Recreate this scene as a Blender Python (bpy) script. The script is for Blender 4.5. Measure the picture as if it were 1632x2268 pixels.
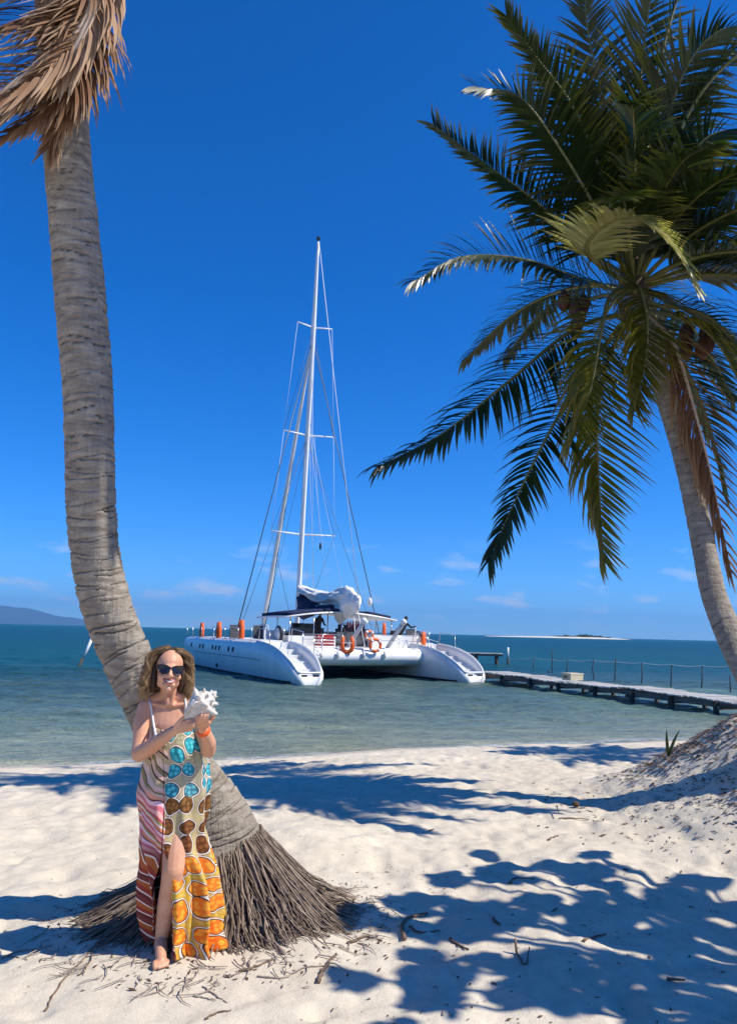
import bpy, bmesh, math, random
import numpy as np
from mathutils import Vector, Matrix, Quaternion

for o in list(bpy.data.objects):
    bpy.data.objects.remove(o, do_unlink=True)
scene = bpy.context.scene
C = scene.collection
R = math.radians

# ------------------------------------------------------------------ camera
F = 1704.0; PITCH = R(8.87); ROLL = R(1.37); CAM_H = 1.70
cd = bpy.data.cameras.new('camera'); cam = bpy.data.objects.new('camera', cd); C.objects.link(cam)
cd.sensor_fit = 'VERTICAL'; cd.sensor_height = 24.0; cd.lens = 24.0 * F / 2268.0
cd.clip_start = 0.05; cd.clip_end = 60000.0
cam.matrix_world = Matrix.Translation((0, 0, CAM_H)) @ Matrix.Rotation(R(90) + PITCH, 4, 'X') @ Matrix.Rotation(ROLL, 4, 'Z')
scene.camera = cam
scene.render.resolution_x = 736; scene.render.resolution_y = 1024

# ------------------------------------------------------------------ sun and sky
SUN_EL = R(50.0); SUN_H = Vector((0.968, -0.25))       # horizontal direction towards the sun
SUN_V = Vector((SUN_H.x * math.cos(SUN_EL), SUN_H.y * math.cos(SUN_EL), math.sin(SUN_EL)))
sl = bpy.data.lights.new('sun', 'SUN'); sl.energy = 5.0; sl.angle = R(0.55); sl.color = (1.0, 0.945, 0.845)
so = bpy.data.objects.new('sun', sl); C.objects.link(so); so.location = (20, -10, 40)
so.rotation_euler = (-SUN_V).to_track_quat('-Z', 'Y').to_euler()

w = bpy.data.worlds.new('World'); scene.world = w; w.use_nodes = True
nt = w.node_tree; nt.nodes.clear()
def N(t, **k):
    n = nt.nodes.new(t)
    for a, b in k.items(): setattr(n, a, b)
    return n
out = N('ShaderNodeOutputWorld'); bg = N('ShaderNodeBackground')
sky = N('ShaderNodeTexSky', sky_type='NISHITA'); sky.sun_disc = False
sky.sun_elevation = SUN_EL; sky.sun_rotation = math.atan2(SUN_H.x, SUN_H.y)
sky.altitude = 0; sky.air_density = 0.8; sky.dust_density = 0.0; sky.ozone_density = 1.0
hsv = N('ShaderNodeMixRGB', blend_type='MULTIPLY'); hsv.inputs[0].default_value = 1.0
nt.links.new(sky.outputs[0], hsv.inputs[1]); hsv.inputs[2].default_value = (0.46, 0.83, 1.45, 1)
hs2 = N('ShaderNodeHueSaturation'); hs2.inputs['Saturation'].default_value = 1.12; nt.links.new(hsv.outputs[0], hs2.inputs['Color']); hsv = hs2
# low fair-weather clouds all round the horizon
tc = N('ShaderNodeTexCoord'); sep = N('ShaderNodeSeparateXYZ'); nt.links.new(tc.outputs['Generated'], sep.inputs[0])
def M(op, a, b=None, c=None, clamp=False):
    n = N('ShaderNodeMath', operation=op); n.use_clamp = clamp
    for i, v in enumerate((a, b, c)):
        if v is None: continue
        if isinstance(v, (int, float)): n.inputs[i].default_value = v
        else: nt.links.new(v, n.inputs[i])
    return n.outputs[0]
az = M('ARCTAN2', sep.outputs[0], sep.outputs[1])
cmb = N('ShaderNodeCombineXYZ'); nt.links.new(M('MULTIPLY', az, 7.5), cmb.inputs[0]); nt.links.new(M('MULTIPLY', sep.outputs[2], 22.0), cmb.inputs[1])
cn = N('ShaderNodeTexNoise'); cn.inputs['Scale'].default_value = 1.6; cn.inputs['Detail'].default_value = 5.0; cn.inputs['Roughness'].default_value = 0.52
nt.links.new(cmb.outputs[0], cn.inputs['Vector'])
def ramp(fac, stops, interp='LINEAR'):
    n = N('ShaderNodeValToRGB'); n.color_ramp.interpolation = interp
    el = n.color_ramp.elements
    while len(el) < len(stops): el.new(0.5)
    for e, (p, c) in zip(el, stops): e.position = p; e.color = (*c, 1) if len(c) == 3 else c
    nt.links.new(fac, n.inputs[0]); return n.outputs[0]
band = ramp(sep.outputs[2], [(0.0, (0,)*3), (0.004, (.55,)*3), (0.03, (.95,)*3), (0.06, (.85,)*3), (0.125, (0,)*3)])
cl = ramp(cn.outputs['Fac'], [(0.54, (0,)*3), (0.67, (1,)*3)])
cm = M('MULTIPLY', M('MULTIPLY', band, cl), 0.92)
mix = N('ShaderNodeMixRGB'); nt.links.new(cm, mix.inputs[0]); nt.links.new(hsv.outputs[0], mix.inputs[1])
mix.inputs[2].default_value = (5.4, 6.4, 8.2, 1)
nt.links.new(mix.outputs[0], bg.inputs['Color']); bg.inputs['Strength'].default_value = 0.106
nt.links.new(bg.outputs[0], out.inputs['Surface'])

vs = scene.view_settings
vs.view_transform = 'Standard'; vs.look = 'None'; vs.gamma = 1.0; vs.exposure = 0.25; vs.use_curve_mapping = False
scene.render.engine = 'CYCLES'
scene.cycles.max_bounces = 6; scene.cycles.transparent_max_bounces = 6
scene.cycles.volume_bounces = 0

# ------------------------------------------------------------------ helpers
_cp, _sp, _cr, _sr = math.cos(PITCH), math.sin(PITCH), math.cos(ROLL), math.sin(ROLL)
def at(x, y, Y):
    """world point seen at photo position (x, y) (1632 wide) that lies Y metres ahead"""
    a = (x - 816) / F; b = -(y - 1134) / F
    r = a * _cr - b * _sr; u = a * _sr + b * _cr
    t = Y / (_cp - u * _sp)
    return Vector((r * t, Y, CAM_H + (_sp + u * _cp) * t))

def tag(o, label=None, cat=None, group=None, kind=None):
    if label: o['label'] = label
    if cat: o['category'] = cat
    if group: o['group'] = group
    if kind: o['kind'] = kind
    return o
def empty(name, loc=(0, 0, 0), rz=0.0):
    o = bpy.data.objects.new(name, None); C.objects.link(o); o.location = loc; o.rotation_euler = (0, 0, rz)
    o.empty_display_size = 0.2
    return o
def link(name, me, parent=None, mat=None):
    o = bpy.data.objects.new(name, me); C.objects.link(o)
    if parent: o.parent = parent
    if mat is not None and not len(me.materials): me.materials.append(mat)
    return o

class MB:
    def __init__(s): s.v = []; s.f = []; s.n = 0
    def add(s, v, f):
        v = np.asarray(v, dtype=float).reshape(-1, 3)
        s.v.append(v); s.f.extend([tuple(i + s.n for i in q) for q in f]); s.n += len(v)
        return s
    def rings(s, rings, cap=True, closed=True):
        k = len(rings[0]); f = []
        m = k if closed else k - 1
        for i in range(len(rings) - 1):
            for j in range(m):
                a = i * k + j; b = i * k + (j + 1) % k
                f.append((a, b, b + k, a + k))
        if cap and closed:
            f.append(tuple(range(k - 1, -1, -1))); f.append(tuple((len(rings) - 1) * k + j for j in range(k)))
        return s.add(np.concatenate([np.asarray(r, dtype=float) for r in rings]), f)
    def tube(s, pts, rad, n=8, cap=True):
        pts = [Vector(p) for p in pts]
        if not hasattr(rad, '__len__'): rad = [rad] * len(pts)
        rings = []; up = None
        for i, p in enumerate(pts):
            t = (pts[min(i + 1, len(pts) - 1)] - pts[max(i - 1, 0)]).normalized()
            if up is None:
                up = t.orthogonal().normalized()
            up = (up - t * up.dot(t)).normalized(); b = t.cross(up)
            rings.append([p + (up * math.cos(2 * math.pi * j / n) + b * math.sin(2 * math.pi * j / n)) * rad[i] for j in range(n)])
        return s.rings(rings, cap)
    def box(s, c, d, rot=None, taper=1.0):
        c = Vector(c); q = []
        for z in (-1, 1):
            for x, y in ((-1, -1), (1, -1), (1, 1), (-1, 1)):
                k = taper if z > 0 else 1.0
                p = Vector((x * d[0] / 2 * k, y * d[1] / 2 * k, z * d[2] / 2))
                if rot is not None: p = rot @ p
                q.append(c + p)
        return s.add(q, [(3, 2, 1, 0), (4, 5, 6, 7), (0, 1, 5, 4), (1, 2, 6, 5), (2, 3, 7, 6), (3, 0, 4, 7)])
    def ball(s, c, r, nu=16, nv=10, rot=None):
        c = Vector(c)
        if not hasattr(r, '__len__'): r = (r, r, r)
        v = []; f = []
        for i in range(1, nv):
            th = math.pi * i / nv
            for j in range(nu):
                ph = 2 * math.pi * j / nu
                p = Vector((r[0] * math.sin(th) * math.cos(ph), r[1] * math.sin(th) * math.sin(ph), r[2] * math.cos(th)))
                v.append(c + (rot @ p if rot is not None else p))
        for e in (1, -1):
            p = Vector((0, 0, r[2] * e)); v.append(c + (rot @ p if rot is not None else p))
        T = (nv - 1) * nu; B = T + 1
        for i in range(nv - 2):
            for j in range(nu):
                a = i * nu + j; b = i * nu + (j + 1) % nu
                f.append((a, a + nu, b + nu, b))
        for j in range(nu):
            f.append((T, j, (j + 1) % nu)); f.append((B, (nv - 2) * nu + (j + 1) % nu, (nv - 2) * nu + j))
        return s.add(v, f)
    def limb(s, pts, rad, n=14):
        """overlapping cones and balls, to be fused by remeshing"""
        for i in range(len(pts)):
            s.ball(pts[i], rad[i], n, max(6, n // 2 + 2))
            if i: s.tube([pts[i - 1], pts[i]], [rad[i - 1], rad[i]], n)
        return s
    def mesh(s, name='mesh', smooth=False):
        me = bpy.data.meshes.new(name)
        v = np.concatenate(s.v) if s.v else np.zeros((0, 3))
        me.from_pydata(v.tolist(), [], s.f); me.update()
        if smooth: me.polygons.foreach_set('use_smooth', [True] * len(me.polygons))
        return me
    def build(s, name, mat, parent=None, smooth=False):
        return link(name, s.mesh(name, smooth), parent, mat)

def fuse(mb, voxel, smooth_it=4, factor=0.5):
    """voxel-remesh overlapping solids into one continuous surface"""
    me = mb.mesh('tmp'); o = bpy.data.objects.new('tmp', me); C.objects.link(o)
    m = o.modifiers.new('r', 'REMESH'); m.mode = 'VOXEL'; m.voxel_size = voxel; m.use_smooth_shade = True
    if smooth_it:
        k = o.modifiers.new('s', 'SMOOTH'); k.factor = factor; k.iterations = smooth_it
    dg = bpy.context.evaluated_depsgraph_get(); dg.update()
    r = bpy.data.meshes.new_from_object(o.evaluated_get(dg))
    bpy.data.objects.remove(o); bpy.data.meshes.remove(me)
    r.polygons.foreach_set('use_smooth', [True] * len(r.polygons))
    return r

def catmull(pts, n):
    """smooth path through points (any dimension)"""
    P = np.array([list(p) for p in pts], float)
    P = np.vstack([2 * P[0] - P[1], P, 2 * P[-1] - P[-2]])
    m = len(P) - 3; res = []
    for k in range(n):
        t = k / (n - 1) * m; i = min(int(t), m - 1); t -= i
        a, b, c, d = P[i], P[i + 1], P[i + 2], P[i + 3]
        res.append(0.5 * ((2 * b) + (-a + c) * t + (2 * a - 5 * b + 4 * c - d) * t * t + (-a + 3 * b - 3 * c + d) * t ** 3))
    return np.array(res)

def _hash(ix, iy, seed):
    h = (ix.astype(np.int64) * 374761393 + iy.astype(np.int64) * 668265263 + seed * 974711) & 0x7fffffff
    h = ((h ^ (h >> 13)) * 1274126177) & 0x7fffffff
    return ((h ^ (h >> 16)) & 0xffff) / 65535.0
def vnoise(x, y, seed=0):
    x = np.asarray(x, float); y = np.asarray(y, float)
    ix = np.floor(x); iy = np.floor(y); fx = x - ix; fy = y - iy
    fx = fx * fx * (3 - 2 * fx); fy = fy * fy * (3 - 2 * fy)
    a = _hash(ix, iy, seed); b = _hash(ix + 1, iy, seed); c = _hash(ix, iy + 1, seed); d = _hash(ix + 1, iy + 1, seed)
    return (a + (b - a) * fx) * (1 - fy) + (c + (d - c) * fx) * fy
def fbm(x, y, seed=0, o=4):
    r = 0; a = 0.5
    for k in range(o):
        r = r + a * (vnoise(x * 2 ** k, y * 2 ** k, seed + k * 7) - 0.5); a *= 0.5
    return r

# ------------------------------------------------------------------ materials
def mat(name, col=(.5, .5, .5), rough=0.6, spec=0.4, metal=0.0):
    m = bpy.data.materials.new(name); m.use_nodes = True
    b = m.node_tree.nodes['Principled BSDF']
    b.inputs['Base Color'].default_value = (*col, 1); b.inputs['Roughness'].default_value = rough
    b.inputs['Specular IOR Level'].default_value = spec; b.inputs['Metallic'].default_value = metal
    return m
class G:
    """small node-graph helper for one material"""
    def __init__(s, m): s.t = m.node_tree; s.b = s.t.nodes['Principled BSDF']; s.out = s.t.nodes['Material Output']
    def n(s, typ, **k):
        n = s.t.nodes.new(typ)
        for a, b in k.items(): setattr(n, a, b)
        return n
    def set(s, sock, v):
        if isinstance(v, (int, float)): sock.default_value = v
        elif isinstance(v, (tuple, list)): sock.default_value = (*v, 1) if (len(v) == 3 and sock.type == 'RGBA') else v
        else: s.t.links.new(v, sock)
    def math(s, op, a, b=None, c=None, clamp=False):
        n = s.n('ShaderNodeMath', operation=op); n.use_clamp = clamp
        for i, v in enumerate((a, b, c)):
            if v is not None: s.set(n.inputs[i], v)
        return n.outputs[0]
    def noise(s, vec, scale, detail=4, rough=0.55, dist=0.0):
        n = s.n('ShaderNodeTexNoise'); n.inputs['Scale'].default_value = scale; n.inputs['Detail'].default_value = detail
        n.inputs['Roughness'].default_value = rough; n.inputs['Distortion'].default_value = dist
        if vec is not None: s.set(n.inputs['Vector'], vec)
        return n.outputs['Fac']
    def vor(s, vec, scale, feature='F1', rand=1.0, dim='3D'):
        n = s.n('ShaderNodeTexVoronoi', feature=feature, voronoi_dimensions=dim); n.inputs['Scale'].default_value = scale
        n.inputs['Randomness'].default_value = rand
        if vec is not None: s.set(n.inputs['Vector'], vec)
        return n
    def ramp(s, fac, stops, interp='LINEAR'):
        n = s.n('ShaderNodeValToRGB'); n.color_ramp.interpolation = interp; el = n.color_ramp.elements
        while len(el) < len(stops): el.new(0.5)
        for e, (p, c) in zip(el, stops):
            e.position = p; e.color = (c, c, c, 1) if isinstance(c, (int, float)) else (*c, 1)
        s.set(n.inputs[0], fac); return n.outputs[0]
    def mix(s, fac, a, b, mode='MIX'):
        n = s.n('ShaderNodeMixRGB', blend_type=mode); s.set(n.inputs[0], fac); s.set(n.inputs[1], a); s.set(n.inputs[2], b)
        return n.outputs[0]
    def coord(s, which='Object'): return s.n('ShaderNodeTexCoord').outputs[which]
    def pos(s): return s.n('ShaderNodeNewGeometry').outputs['Position']
    def mapping(s, vec, scale=(1, 1, 1), rot=(0, 0, 0), loc=(0, 0, 0)):
        n = s.n('ShaderNodeMapping'); s.set(n.inputs['Vector'], vec)
        n.inputs['Scale'].default_value = scale; n.inputs['Rotation'].default_value = rot; n.inputs['Location'].default_value = loc
        return n.outputs[0]
    def xyz(s, vec):
        n = s.n('ShaderNodeSeparateXYZ'); s.set(n.inputs[0], vec); return n.outputs
    def col(s, v): s.set(s.b.inputs['Base Color'], v)
    def bump(s, h, strength=0.3, dist=0.02):
        n = s.n('ShaderNodeBump'); n.inputs['Strength'].default_value = strength; n.inputs['Distance'].default_value = dist
        s.set(n.inputs['Height'], h); s.t.links.new(n.outputs[0], s.b.inputs['Normal'])
def speckled(name, c1, c2, scale=8, rough=0.7, bump=0.2, dist=0.01, spec=0.3, detail=5, stretch=(1, 1, 1)):
    m = mat(name, c1, rough, spec); g = G(m); v = g.mapping(g.coord(), stretch)
    n = g.noise(v, scale, detail, 0.6)
    g.col(g.ramp(n, [(0.3, c1), (0.7, c2)]))
    if bump: g.bump(n, bump, dist)
    return m
# ================================================================== the setting
WATER = -0.45
_wx = np.array([-300, -40, -12, -5.47, -1.83, 0.57, 5.6, 12, 40, 300.]); _wy = np.array([-20, 3, 10.0, 12.08, 13.36, 14.9, 16.6, 18, 24, 60.])
def shore(x): return np.interp(x, _wx, _wy)
def terrain(x, y):
    x = np.asarray(x, float); y = np.asarray(y, float)
    s = shore(x) - y + 0.5 * fbm(x * 0.9, y * 0.9, 3, 2)
    t = np.clip(s / 7.0, 0, 1)
    z = np.where(s > 0, WATER + 0.45 * (1 - (1 - t) ** 2), WATER + np.maximum(s * 0.07, -2.5))
    z = z + 0.02 * np.exp(-((s - 1.0) / 0.5) ** 2)
    z = z + (1.14 + 0.10 * fbm(x * 2.2, y * 2.2, 91, 3)) * np.exp(-(((x - 5.35) / 2.2) ** 2 + ((y - 7.9) / 2.3) ** 2) ** 1.7)              # mound under the palm
    z = z + 0.13 * np.exp(-((x + 0.45) / 0.55) ** 2 - ((y - 6.6) / 0.55) ** 2)               # drift beside the root boss
    z = z + 0.10 * np.exp(-((x + 0.7) / 0.8) ** 2 - ((y - 5.2) / 0.7) ** 2)
    land = np.clip(s / 1.5, 0, 1)
    far = 1 + np.clip((np.abs(y) - 30) / 60, 0, 3)
    r = 0.15 * fbm(x * 0.45 + 5, y * 0.45, 11, 2) + 0.05 * fbm(x * 1.7, y * 1.9, 21, 3) * far
    # trodden dimples: rounded pits of many feet
    d1 = vnoise(x * 3.6 + 0.6 * vnoise(x * 2, y * 2, 5), y * 3.6, 41); d2 = vnoise(x * 6.3, y * 5.6, 47)
    r = r - 0.034 * np.clip(d1 - 0.52, 0, 1) * 2 - 0.034 * np.clip(d2 - 0.48, 0, 1) * 2 - 0.018 * np.clip(vnoise(x * 11, y * 10, 53) - 0.5, 0, 1) * 2
    r = r + 0.036 * fbm(x * 8, y * 8, 61, 3)
    calm = np.clip((np.hypot(x + 0.95, y - 4.25) - 0.25) / 0.6, 0.25, 1)
    return z + r * land * calm * 0.85
_off = float(terrain(np.array([-0.99]), np.array([4.17]))[0])
_t0 = terrain
def terrain(x, y): return _t0(x, y) - np.where(np.hypot(np.asarray(x) + 0.99, np.asarray(y) - 4.2) < 3.2, _off * (0.5 + 0.5 * np.cos(np.clip(np.hypot(np.asarray(x) + 0.99, np.asarray(y) - 4.2) / 3.2, 0, 1) * math.pi)), 0)

def axis(a, b, step, lo, hi):
    core = np.arange(a, b, step); l = [a]; h = [core[-1]]; s = step
    while l[-1] > lo: s *= 1.35; l.append(l[-1] - s)
    s = step
    while h[-1] < hi: s *= 1.35; h.append(h[-1] + s)
    return np.concatenate([np.array(l[1:][::-1]), core, np.array(h[1:])])
gx = axis(-4.2, 5.6, 0.028, -300, 300); gy = axis(3.2, 13.0, 0.032, -300, 130)
X, Y = np.meshgrid(gx, gy); Z = terrain(X, Y)
import bisect
_gx, _gy, _gz = gx.tolist(), gy.tolist(), Z
def ground(x, y):
    i = min(max(bisect.bisect_right(_gx, x) - 1, 0), len(_gx) - 2); j = min(max(bisect.bisect_right(_gy, y) - 1, 0), len(_gy) - 2)
    u = (x - _gx[i]) / (_gx[i + 1] - _gx[i]); v = (y - _gy[j]) / (_gy[j + 1] - _gy[j])
    return float((_gz[j, i] * (1 - u) + _gz[j, i + 1] * u) * (1 - v) + (_gz[j + 1, i] * (1 - u) + _gz[j + 1, i + 1] * u) * v)
mb = MB(); nx, ny = len(gx), len(gy)
I = np.arange(nx * ny).reshape(ny, nx)
q = np.stack([I[:-1, :-1], I[:-1, 1:], I[1:, 1:], I[1:, :-1]], -1).reshape(-1, 4)
me = bpy.data.meshes.new('sand')
me.from_pydata(np.stack([X, Y, Z], -1).reshape(-1, 3).tolist(), [], q.tolist())
me.polygons.foreach_set('use_smooth', [True] * len(me.polygons))
m_sand = mat('sand', (.6, .55, .46), 0.95, 0.1); g = G(m_sand); p = g.pos()
big = g.noise(p, 0.7, 4); fine = g.noise(p, 9, 6, 0.65); grain = g.noise(p, 160, 3, 0.7)
c = g.ramp(big, [(0.3, (.63, .55, .425)), (0.7, (.72, .64, .505))])
c = g.mix(g.ramp(fine, [(0.42, 0.0), (0.72, 0.55)]), c, (.50, .425, .32))
c = g.mix(g.ramp(grain, [(0.30, 0.55), (0.43, 0.0)]), c, (.30, .25, .20))
zz = g.xyz(p)[2]
wet = g.ramp(g.math('ADD', zz, g.math('MULTIPLY', big, 0.04)), [(0.0, 1.0), (0.001, 0.0)])
wn = g.math('MULTIPLY_ADD', zz, -11.0, -3.9, clamp=True)
c = g.mix(g.math('MULTIPLY', wn, 0.65), c, (.33, .30, .24))
g.col(c)
hh = g.math('ADD', g.math('MULTIPLY', fine, 1.0), g.math('MULTIPLY', grain, 0.25))
g.bump(hh, 0.55, 0.035)
tag(link('sand', me, None, m_sand), 'pale trodden beach sand', kind='structure')

# ---- sea
rows = np.concatenate([np.arange(9.5, 40, 0.11), 40 * (1.028 ** np.arange(0, 180))]); rows = rows[rows < 5200]
cols = np.linspace(-1.0, 1.0, 420)
Yw = np.repeat(rows[:, None], len(cols), 1)
Xw = cols[None, :] * (rows[:, None] * 0.55 + 14.0)
amp = np.clip((Yw - shore(Xw)) / 6, 0.12, 1)
Zw = WATER + amp * (0.20 * fbm(Xw * 0.55, Yw * 1.1, 71, 3) + 0.13 * fbm(Xw * 1.8, Yw * 2.8, 77, 2)) * np.clip(1.5 - Yw / 120, 0, 1)
I = np.arange(Xw.size).reshape(Xw.shape)
q = np.stack([I[:-1, :-1], I[:-1, 1:], I[1:, 1:], I[1:, :-1]], -1).reshape(-1, 4)
vv = np.stack([Xw, Yw, Zw], -1).reshape(-1, 3).tolist()
# side wings of open sea out to the horizon
def wing(sgn):
    a = [I[i, -1 if sgn > 0 else 0] for i in range(0, len(rows))]
    base = len(vv)
    for i in range(len(rows)): vv.append((sgn * max(5200.0, 0), rows[i], WATER))
    f = []
    for i in range(len(rows) - 1):
        k = (a[i], base + i, base + i + 1, a[i + 1]); f.append(k if sgn > 0 else k[::-1])
    return f
fq = q.tolist() + wing(1) + wing(-1)
me = bpy.data.meshes.new('sea'); me.from_pydata(vv, [], fq)
me.polygons.foreach_set('use_smooth', [True] * len(me.polygons))
m_sea = mat('sea_water', (.1, .2, .2), 0.16, 0.2); g = G(m_sea); g.b.inputs['IOR'].default_value = 1.33
p = g.pos(); X_, Y_, Z_ = g.xyz(p)
sx = g.math('MULTIPLY_ADD', X_, -0.42, -13.9)
d = g.math('ADD', Y_, sx)                                   # metres out from the waterline
n1 = g.noise(g.mapping(p, (.06, .16, 1)), 1.0, 4, 0.55); n2 = g.noise(g.mapping(p, (.35, 1.1, 1)), 1.0, 4, 0.6)
dd = g.math('MULTIPLY', d, g.math('MULTIPLY_ADD', n1, 1.1, 0.45))
ld = g.math('DIVIDE', g.math('LOGARITHM', g.math('MAXIMUM', g.math('ADD', dd, 1.0), 1.0), 10.0), 3.4)
c = g.ramp(ld, [(0.0, (.38, .36, .26)), (0.10, (.33, .355, .24)), (0.20, (.25, .31, .23)), (0.31, (.125, .20, .175)),
                (0.42, (.035, .10, .10)), (0.455, (.005, .078, .080)), (0.50, (.001, .082, .080)), (0.60, (.001, .060, .066)), (0.72, (.001, .054, .070)), (0.86, (.002, .066, .060)), (1.0, (.003, .06, .055))])
# the pale sandy shoal right of the jetty
shx = g.math('MULTIPLY', g.math('SUBTRACT', X_, 13.0), 0.13); shy = g.math('MULTIPLY', g.math('SUBTRACT', Y_, 29.0), 0.11)
rr = g.math('ADD', g.math('MULTIPLY', shx, shx), g.math('MULTIPLY', shy, shy))
sh = g.ramp(g.math('ADD', rr, g.math('MULTIPLY_ADD', n1, 0.8, -0.4)), [(0.35, 1.0), (1.0, 0.0)])
c = g.mix(g.math('MULTIPLY', sh, 0.85), c, (.155, .265, .225))
c = g.mix(g.ramp(n2, [(0.45, 0.0), (0.68, 0.85)]), c, g.mix(1.0, c, (.62, .72, .78), 'MULTIPLY'))
c = g.mix(g.ramp(n2, [(0.30, 0.8), (0.45, 0.0)]), c, g.mix(1.0, c, (1.5, 1.4, 1.25), 'MULTIPLY'))
# scattered white caps
wc = g.noise(g.mapping(p, (.22, .9, 1)), 1.0, 6, 0.7); wc2 = g.noise(g.mapping(p, (.02, .035, 1)), 1.0, 2)
cap = g.math('MULTIPLY', g.ramp(wc, [(0.70, 0.0), (0.75, 1.0)]), g.ramp(wc2, [(0.42, 0.0), (0.6, 1.0)]))
c = g.mix(cap, c, (.75, .78, .76))
foam = g.math('MULTIPLY', g.ramp(g.math('ABSOLUTE', g.math('SUBTRACT', g.math('ADD', d, g.math('MULTIPLY_ADD', n1, 2.2, -1.1)), .55)), [(0.0, 1.0), (0.35, 0.0)]), g.ramp(g.noise(p, 3.5, 6, .7), [(.40, 0), (.58, .9)]))
c = g.mix(foam, c, (.72, .72, .68))
g.col(c)
b1 = g.noise(g.mapping(p, (.9, 2.6, 1)), 1.0, 6, 0.68); b2 = g.noise(g.mapping(p, (.16, .5, 1)), 1.0, 4, 0.6)
g.bump(g.math('ADD', b1, g.math('MULTIPLY', b2, 2.0)), 1.0, 0.55)
g.set(g.b.inputs['Roughness'], g.math('MULTIPLY_ADD', cap, 0.5, 0.3))
tag(link('sea', me, None, m_sea), 'turquoise shallow sea reaching the horizon', kind='structure')

# ---- far hills and the low cay
def ridge(name, x0, x1, Yd, prof, depth, m, seed, base=-6.0):
    xs = np.linspace(x0, x1, 90); ds = np.linspace(-1, 1, 15); v = []
    for d_ in ds:
        for x in xs:
            t = (x - x0) / (x1 - x0)
            h = np.interp(t, [a for a, b in prof], [b for a, b in prof])
            k = max(0.0, 1 - abs(d_) ** 1.6)
            h = h * k * (1 + 0.25 * float(fbm(np.array([t * 14.0]), np.array([d_ * 3.0]), seed, 3)[0]))
            v.append((x, Yd + d_ * depth, base + (h - base) * k if k > 0 else base))
    n = len(xs); f = [(j * n + i, j * n + i + 1, (j + 1) * n + i + 1, (j + 1) * n + i) for j in range(len(ds) - 1) for i in range(n - 1)]
    return tag(link(name, MB().add(v, f).mesh(name, True), None, m), kind='structure')
m_hill = speckled('hill_forest', (.03, .055, .025), (.06, .085, .04), 0.004, 0.95, 0, spec=0.05)
ridge('hill', -9600, -3950, 11500, [(0, 40), (.2, 160), (.45, 220), (.68, 250), (.76, 262), (.80, 250), (.84, 200), (.88, 140), (.915, 120), (.94, 110), (.965, 60), (1, 0)], 1500, m_hill, 5)['label'] = 'blue wooded hills across the bay'
m_cay = speckled('cay_sand', (.6, .56, .47), (.7, .66, .56), 0.05, 0.9, 0, spec=0.1)
ridge('sandbank', 190, 420, 1250, [(0, 0), (.15, .8), (.5, 2.2), (.8, 2.4), (.93, 1.2), (1, 0)], 40, m_cay, 8, -1.2)['label'] = 'low white sandbank far out at sea'
m_scrub = speckled('cay_scrub', (.02, .035, .015), (.05, .07, .03), 0.2, 0.95, 0, spec=0.05)
for k, (x, w_, h) in enumerate([(330, 26, 5.2), (352, 30, 7.0), (371, 24, 5.0), (309, 18, 3.4), (388, 16, 2.8)]):
    mb = MB()
    rnd = random.Random(k)
    for j in range(26):
        a = rnd.uniform(-1, 1); mb.ball((x + a * w_ * .6, 1250 + rnd.uniform(-6, 6), 0.6 + h * (1 - a * a) * rnd.uniform(.2, .6)), (rnd.uniform(2, 5), 4, h * rnd.uniform(.25, .4)), 7, 5)
    tag(mb.build('shrub', m_scrub), ['low scrub on the near end of the sandbank', 'tallest clump of scrub on the distant sandbank', 'scrub clump just beyond the tallest one on the sandbank', 'small scrub tuft at the thin end of the sandbank', 'lowest scrub tuft on the wide end of the sandbank'][k], 'shrub')
# ================================================================== jetty, fence, poles in the water
def wood(name, c1, c2, rough=0.85, sc=6): 
    m = mat(name, c1, rough, 0.2); g = G(m); v = g.mapping(g.coord(), (1, 1, 1))
    oi = g.n('ShaderNodeObjectInfo').outputs['Random']
    n = g.noise(g.mapping(v, (3, 30, 30)), 1.0 * sc / 6, 5, 0.6, 0.4); n2 = g.noise(v, 2.2, 3)
    c = g.ramp(n, [(0.3, c1), (0.7, c2)])
    c = g.mix(g.math('MULTIPLY', oi, 0.35), c, tuple(a * 0.55 for a in c1))
    c = g.mix(g.ramp(n2, [(0.5, 0.0), (0.8, 0.5)]), c, tuple(a * 0.6 for a in c1)); g.col(c); g.bump(n, 0.3, 0.01)
    return m
m_plank = wood('weathered_plank', (.42, .40, .37), (.60, .58, .54))
m_post = speckled('wet_pile', (.035, .03, .026), (.10, .085, .07), 9, 0.8, 0.4)
m_beam = wood('weathered_beam', (.13, .12, .11), (.24, .22, .20))
PA = Vector((5.9, 37.2)); PB = Vector((13.6, 16.5))
pd = (PB - PA); PL = pd.length; pd.normalize(); pn = Vector((pd.y, -pd.x))       # pn points to the sea side? sign fixed below
DECK = -0.03
jetty = tag(empty('jetty', (PA.x, PA.y, WATER), math.atan2(pd.y, pd.x)), 'narrow weathered plank jetty on dark piles leading out to the catamaran', 'jetty')
rnd = random.Random(4)
pw = 0.215; k = 0
protos = []
for i in range(5):
    mb = MB(); L = 1.42 + 0.08 * i / 4
    mb.box((0, 0, 0), (pw * 0.90, L, 0.042)); me = mb.mesh('plank'); me.materials.append(m_plank); protos.append(me)
x = 0.1
while x < PL:
    o = link('plank', rnd.choice(protos), jetty); o.location = (x, rnd.uniform(-.05, .05), DECK - WATER + rnd.uniform(-.006, .006) + 0.03 * math.sin(x * .7) + .02 * math.sin(x * 1.9))
    o.rotation_euler = (rnd.uniform(-.02, .02), rnd.uniform(-.03, .03), rnd.uniform(-.03, .03)); x += pw * rnd.uniform(.97, 1.05)
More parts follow.
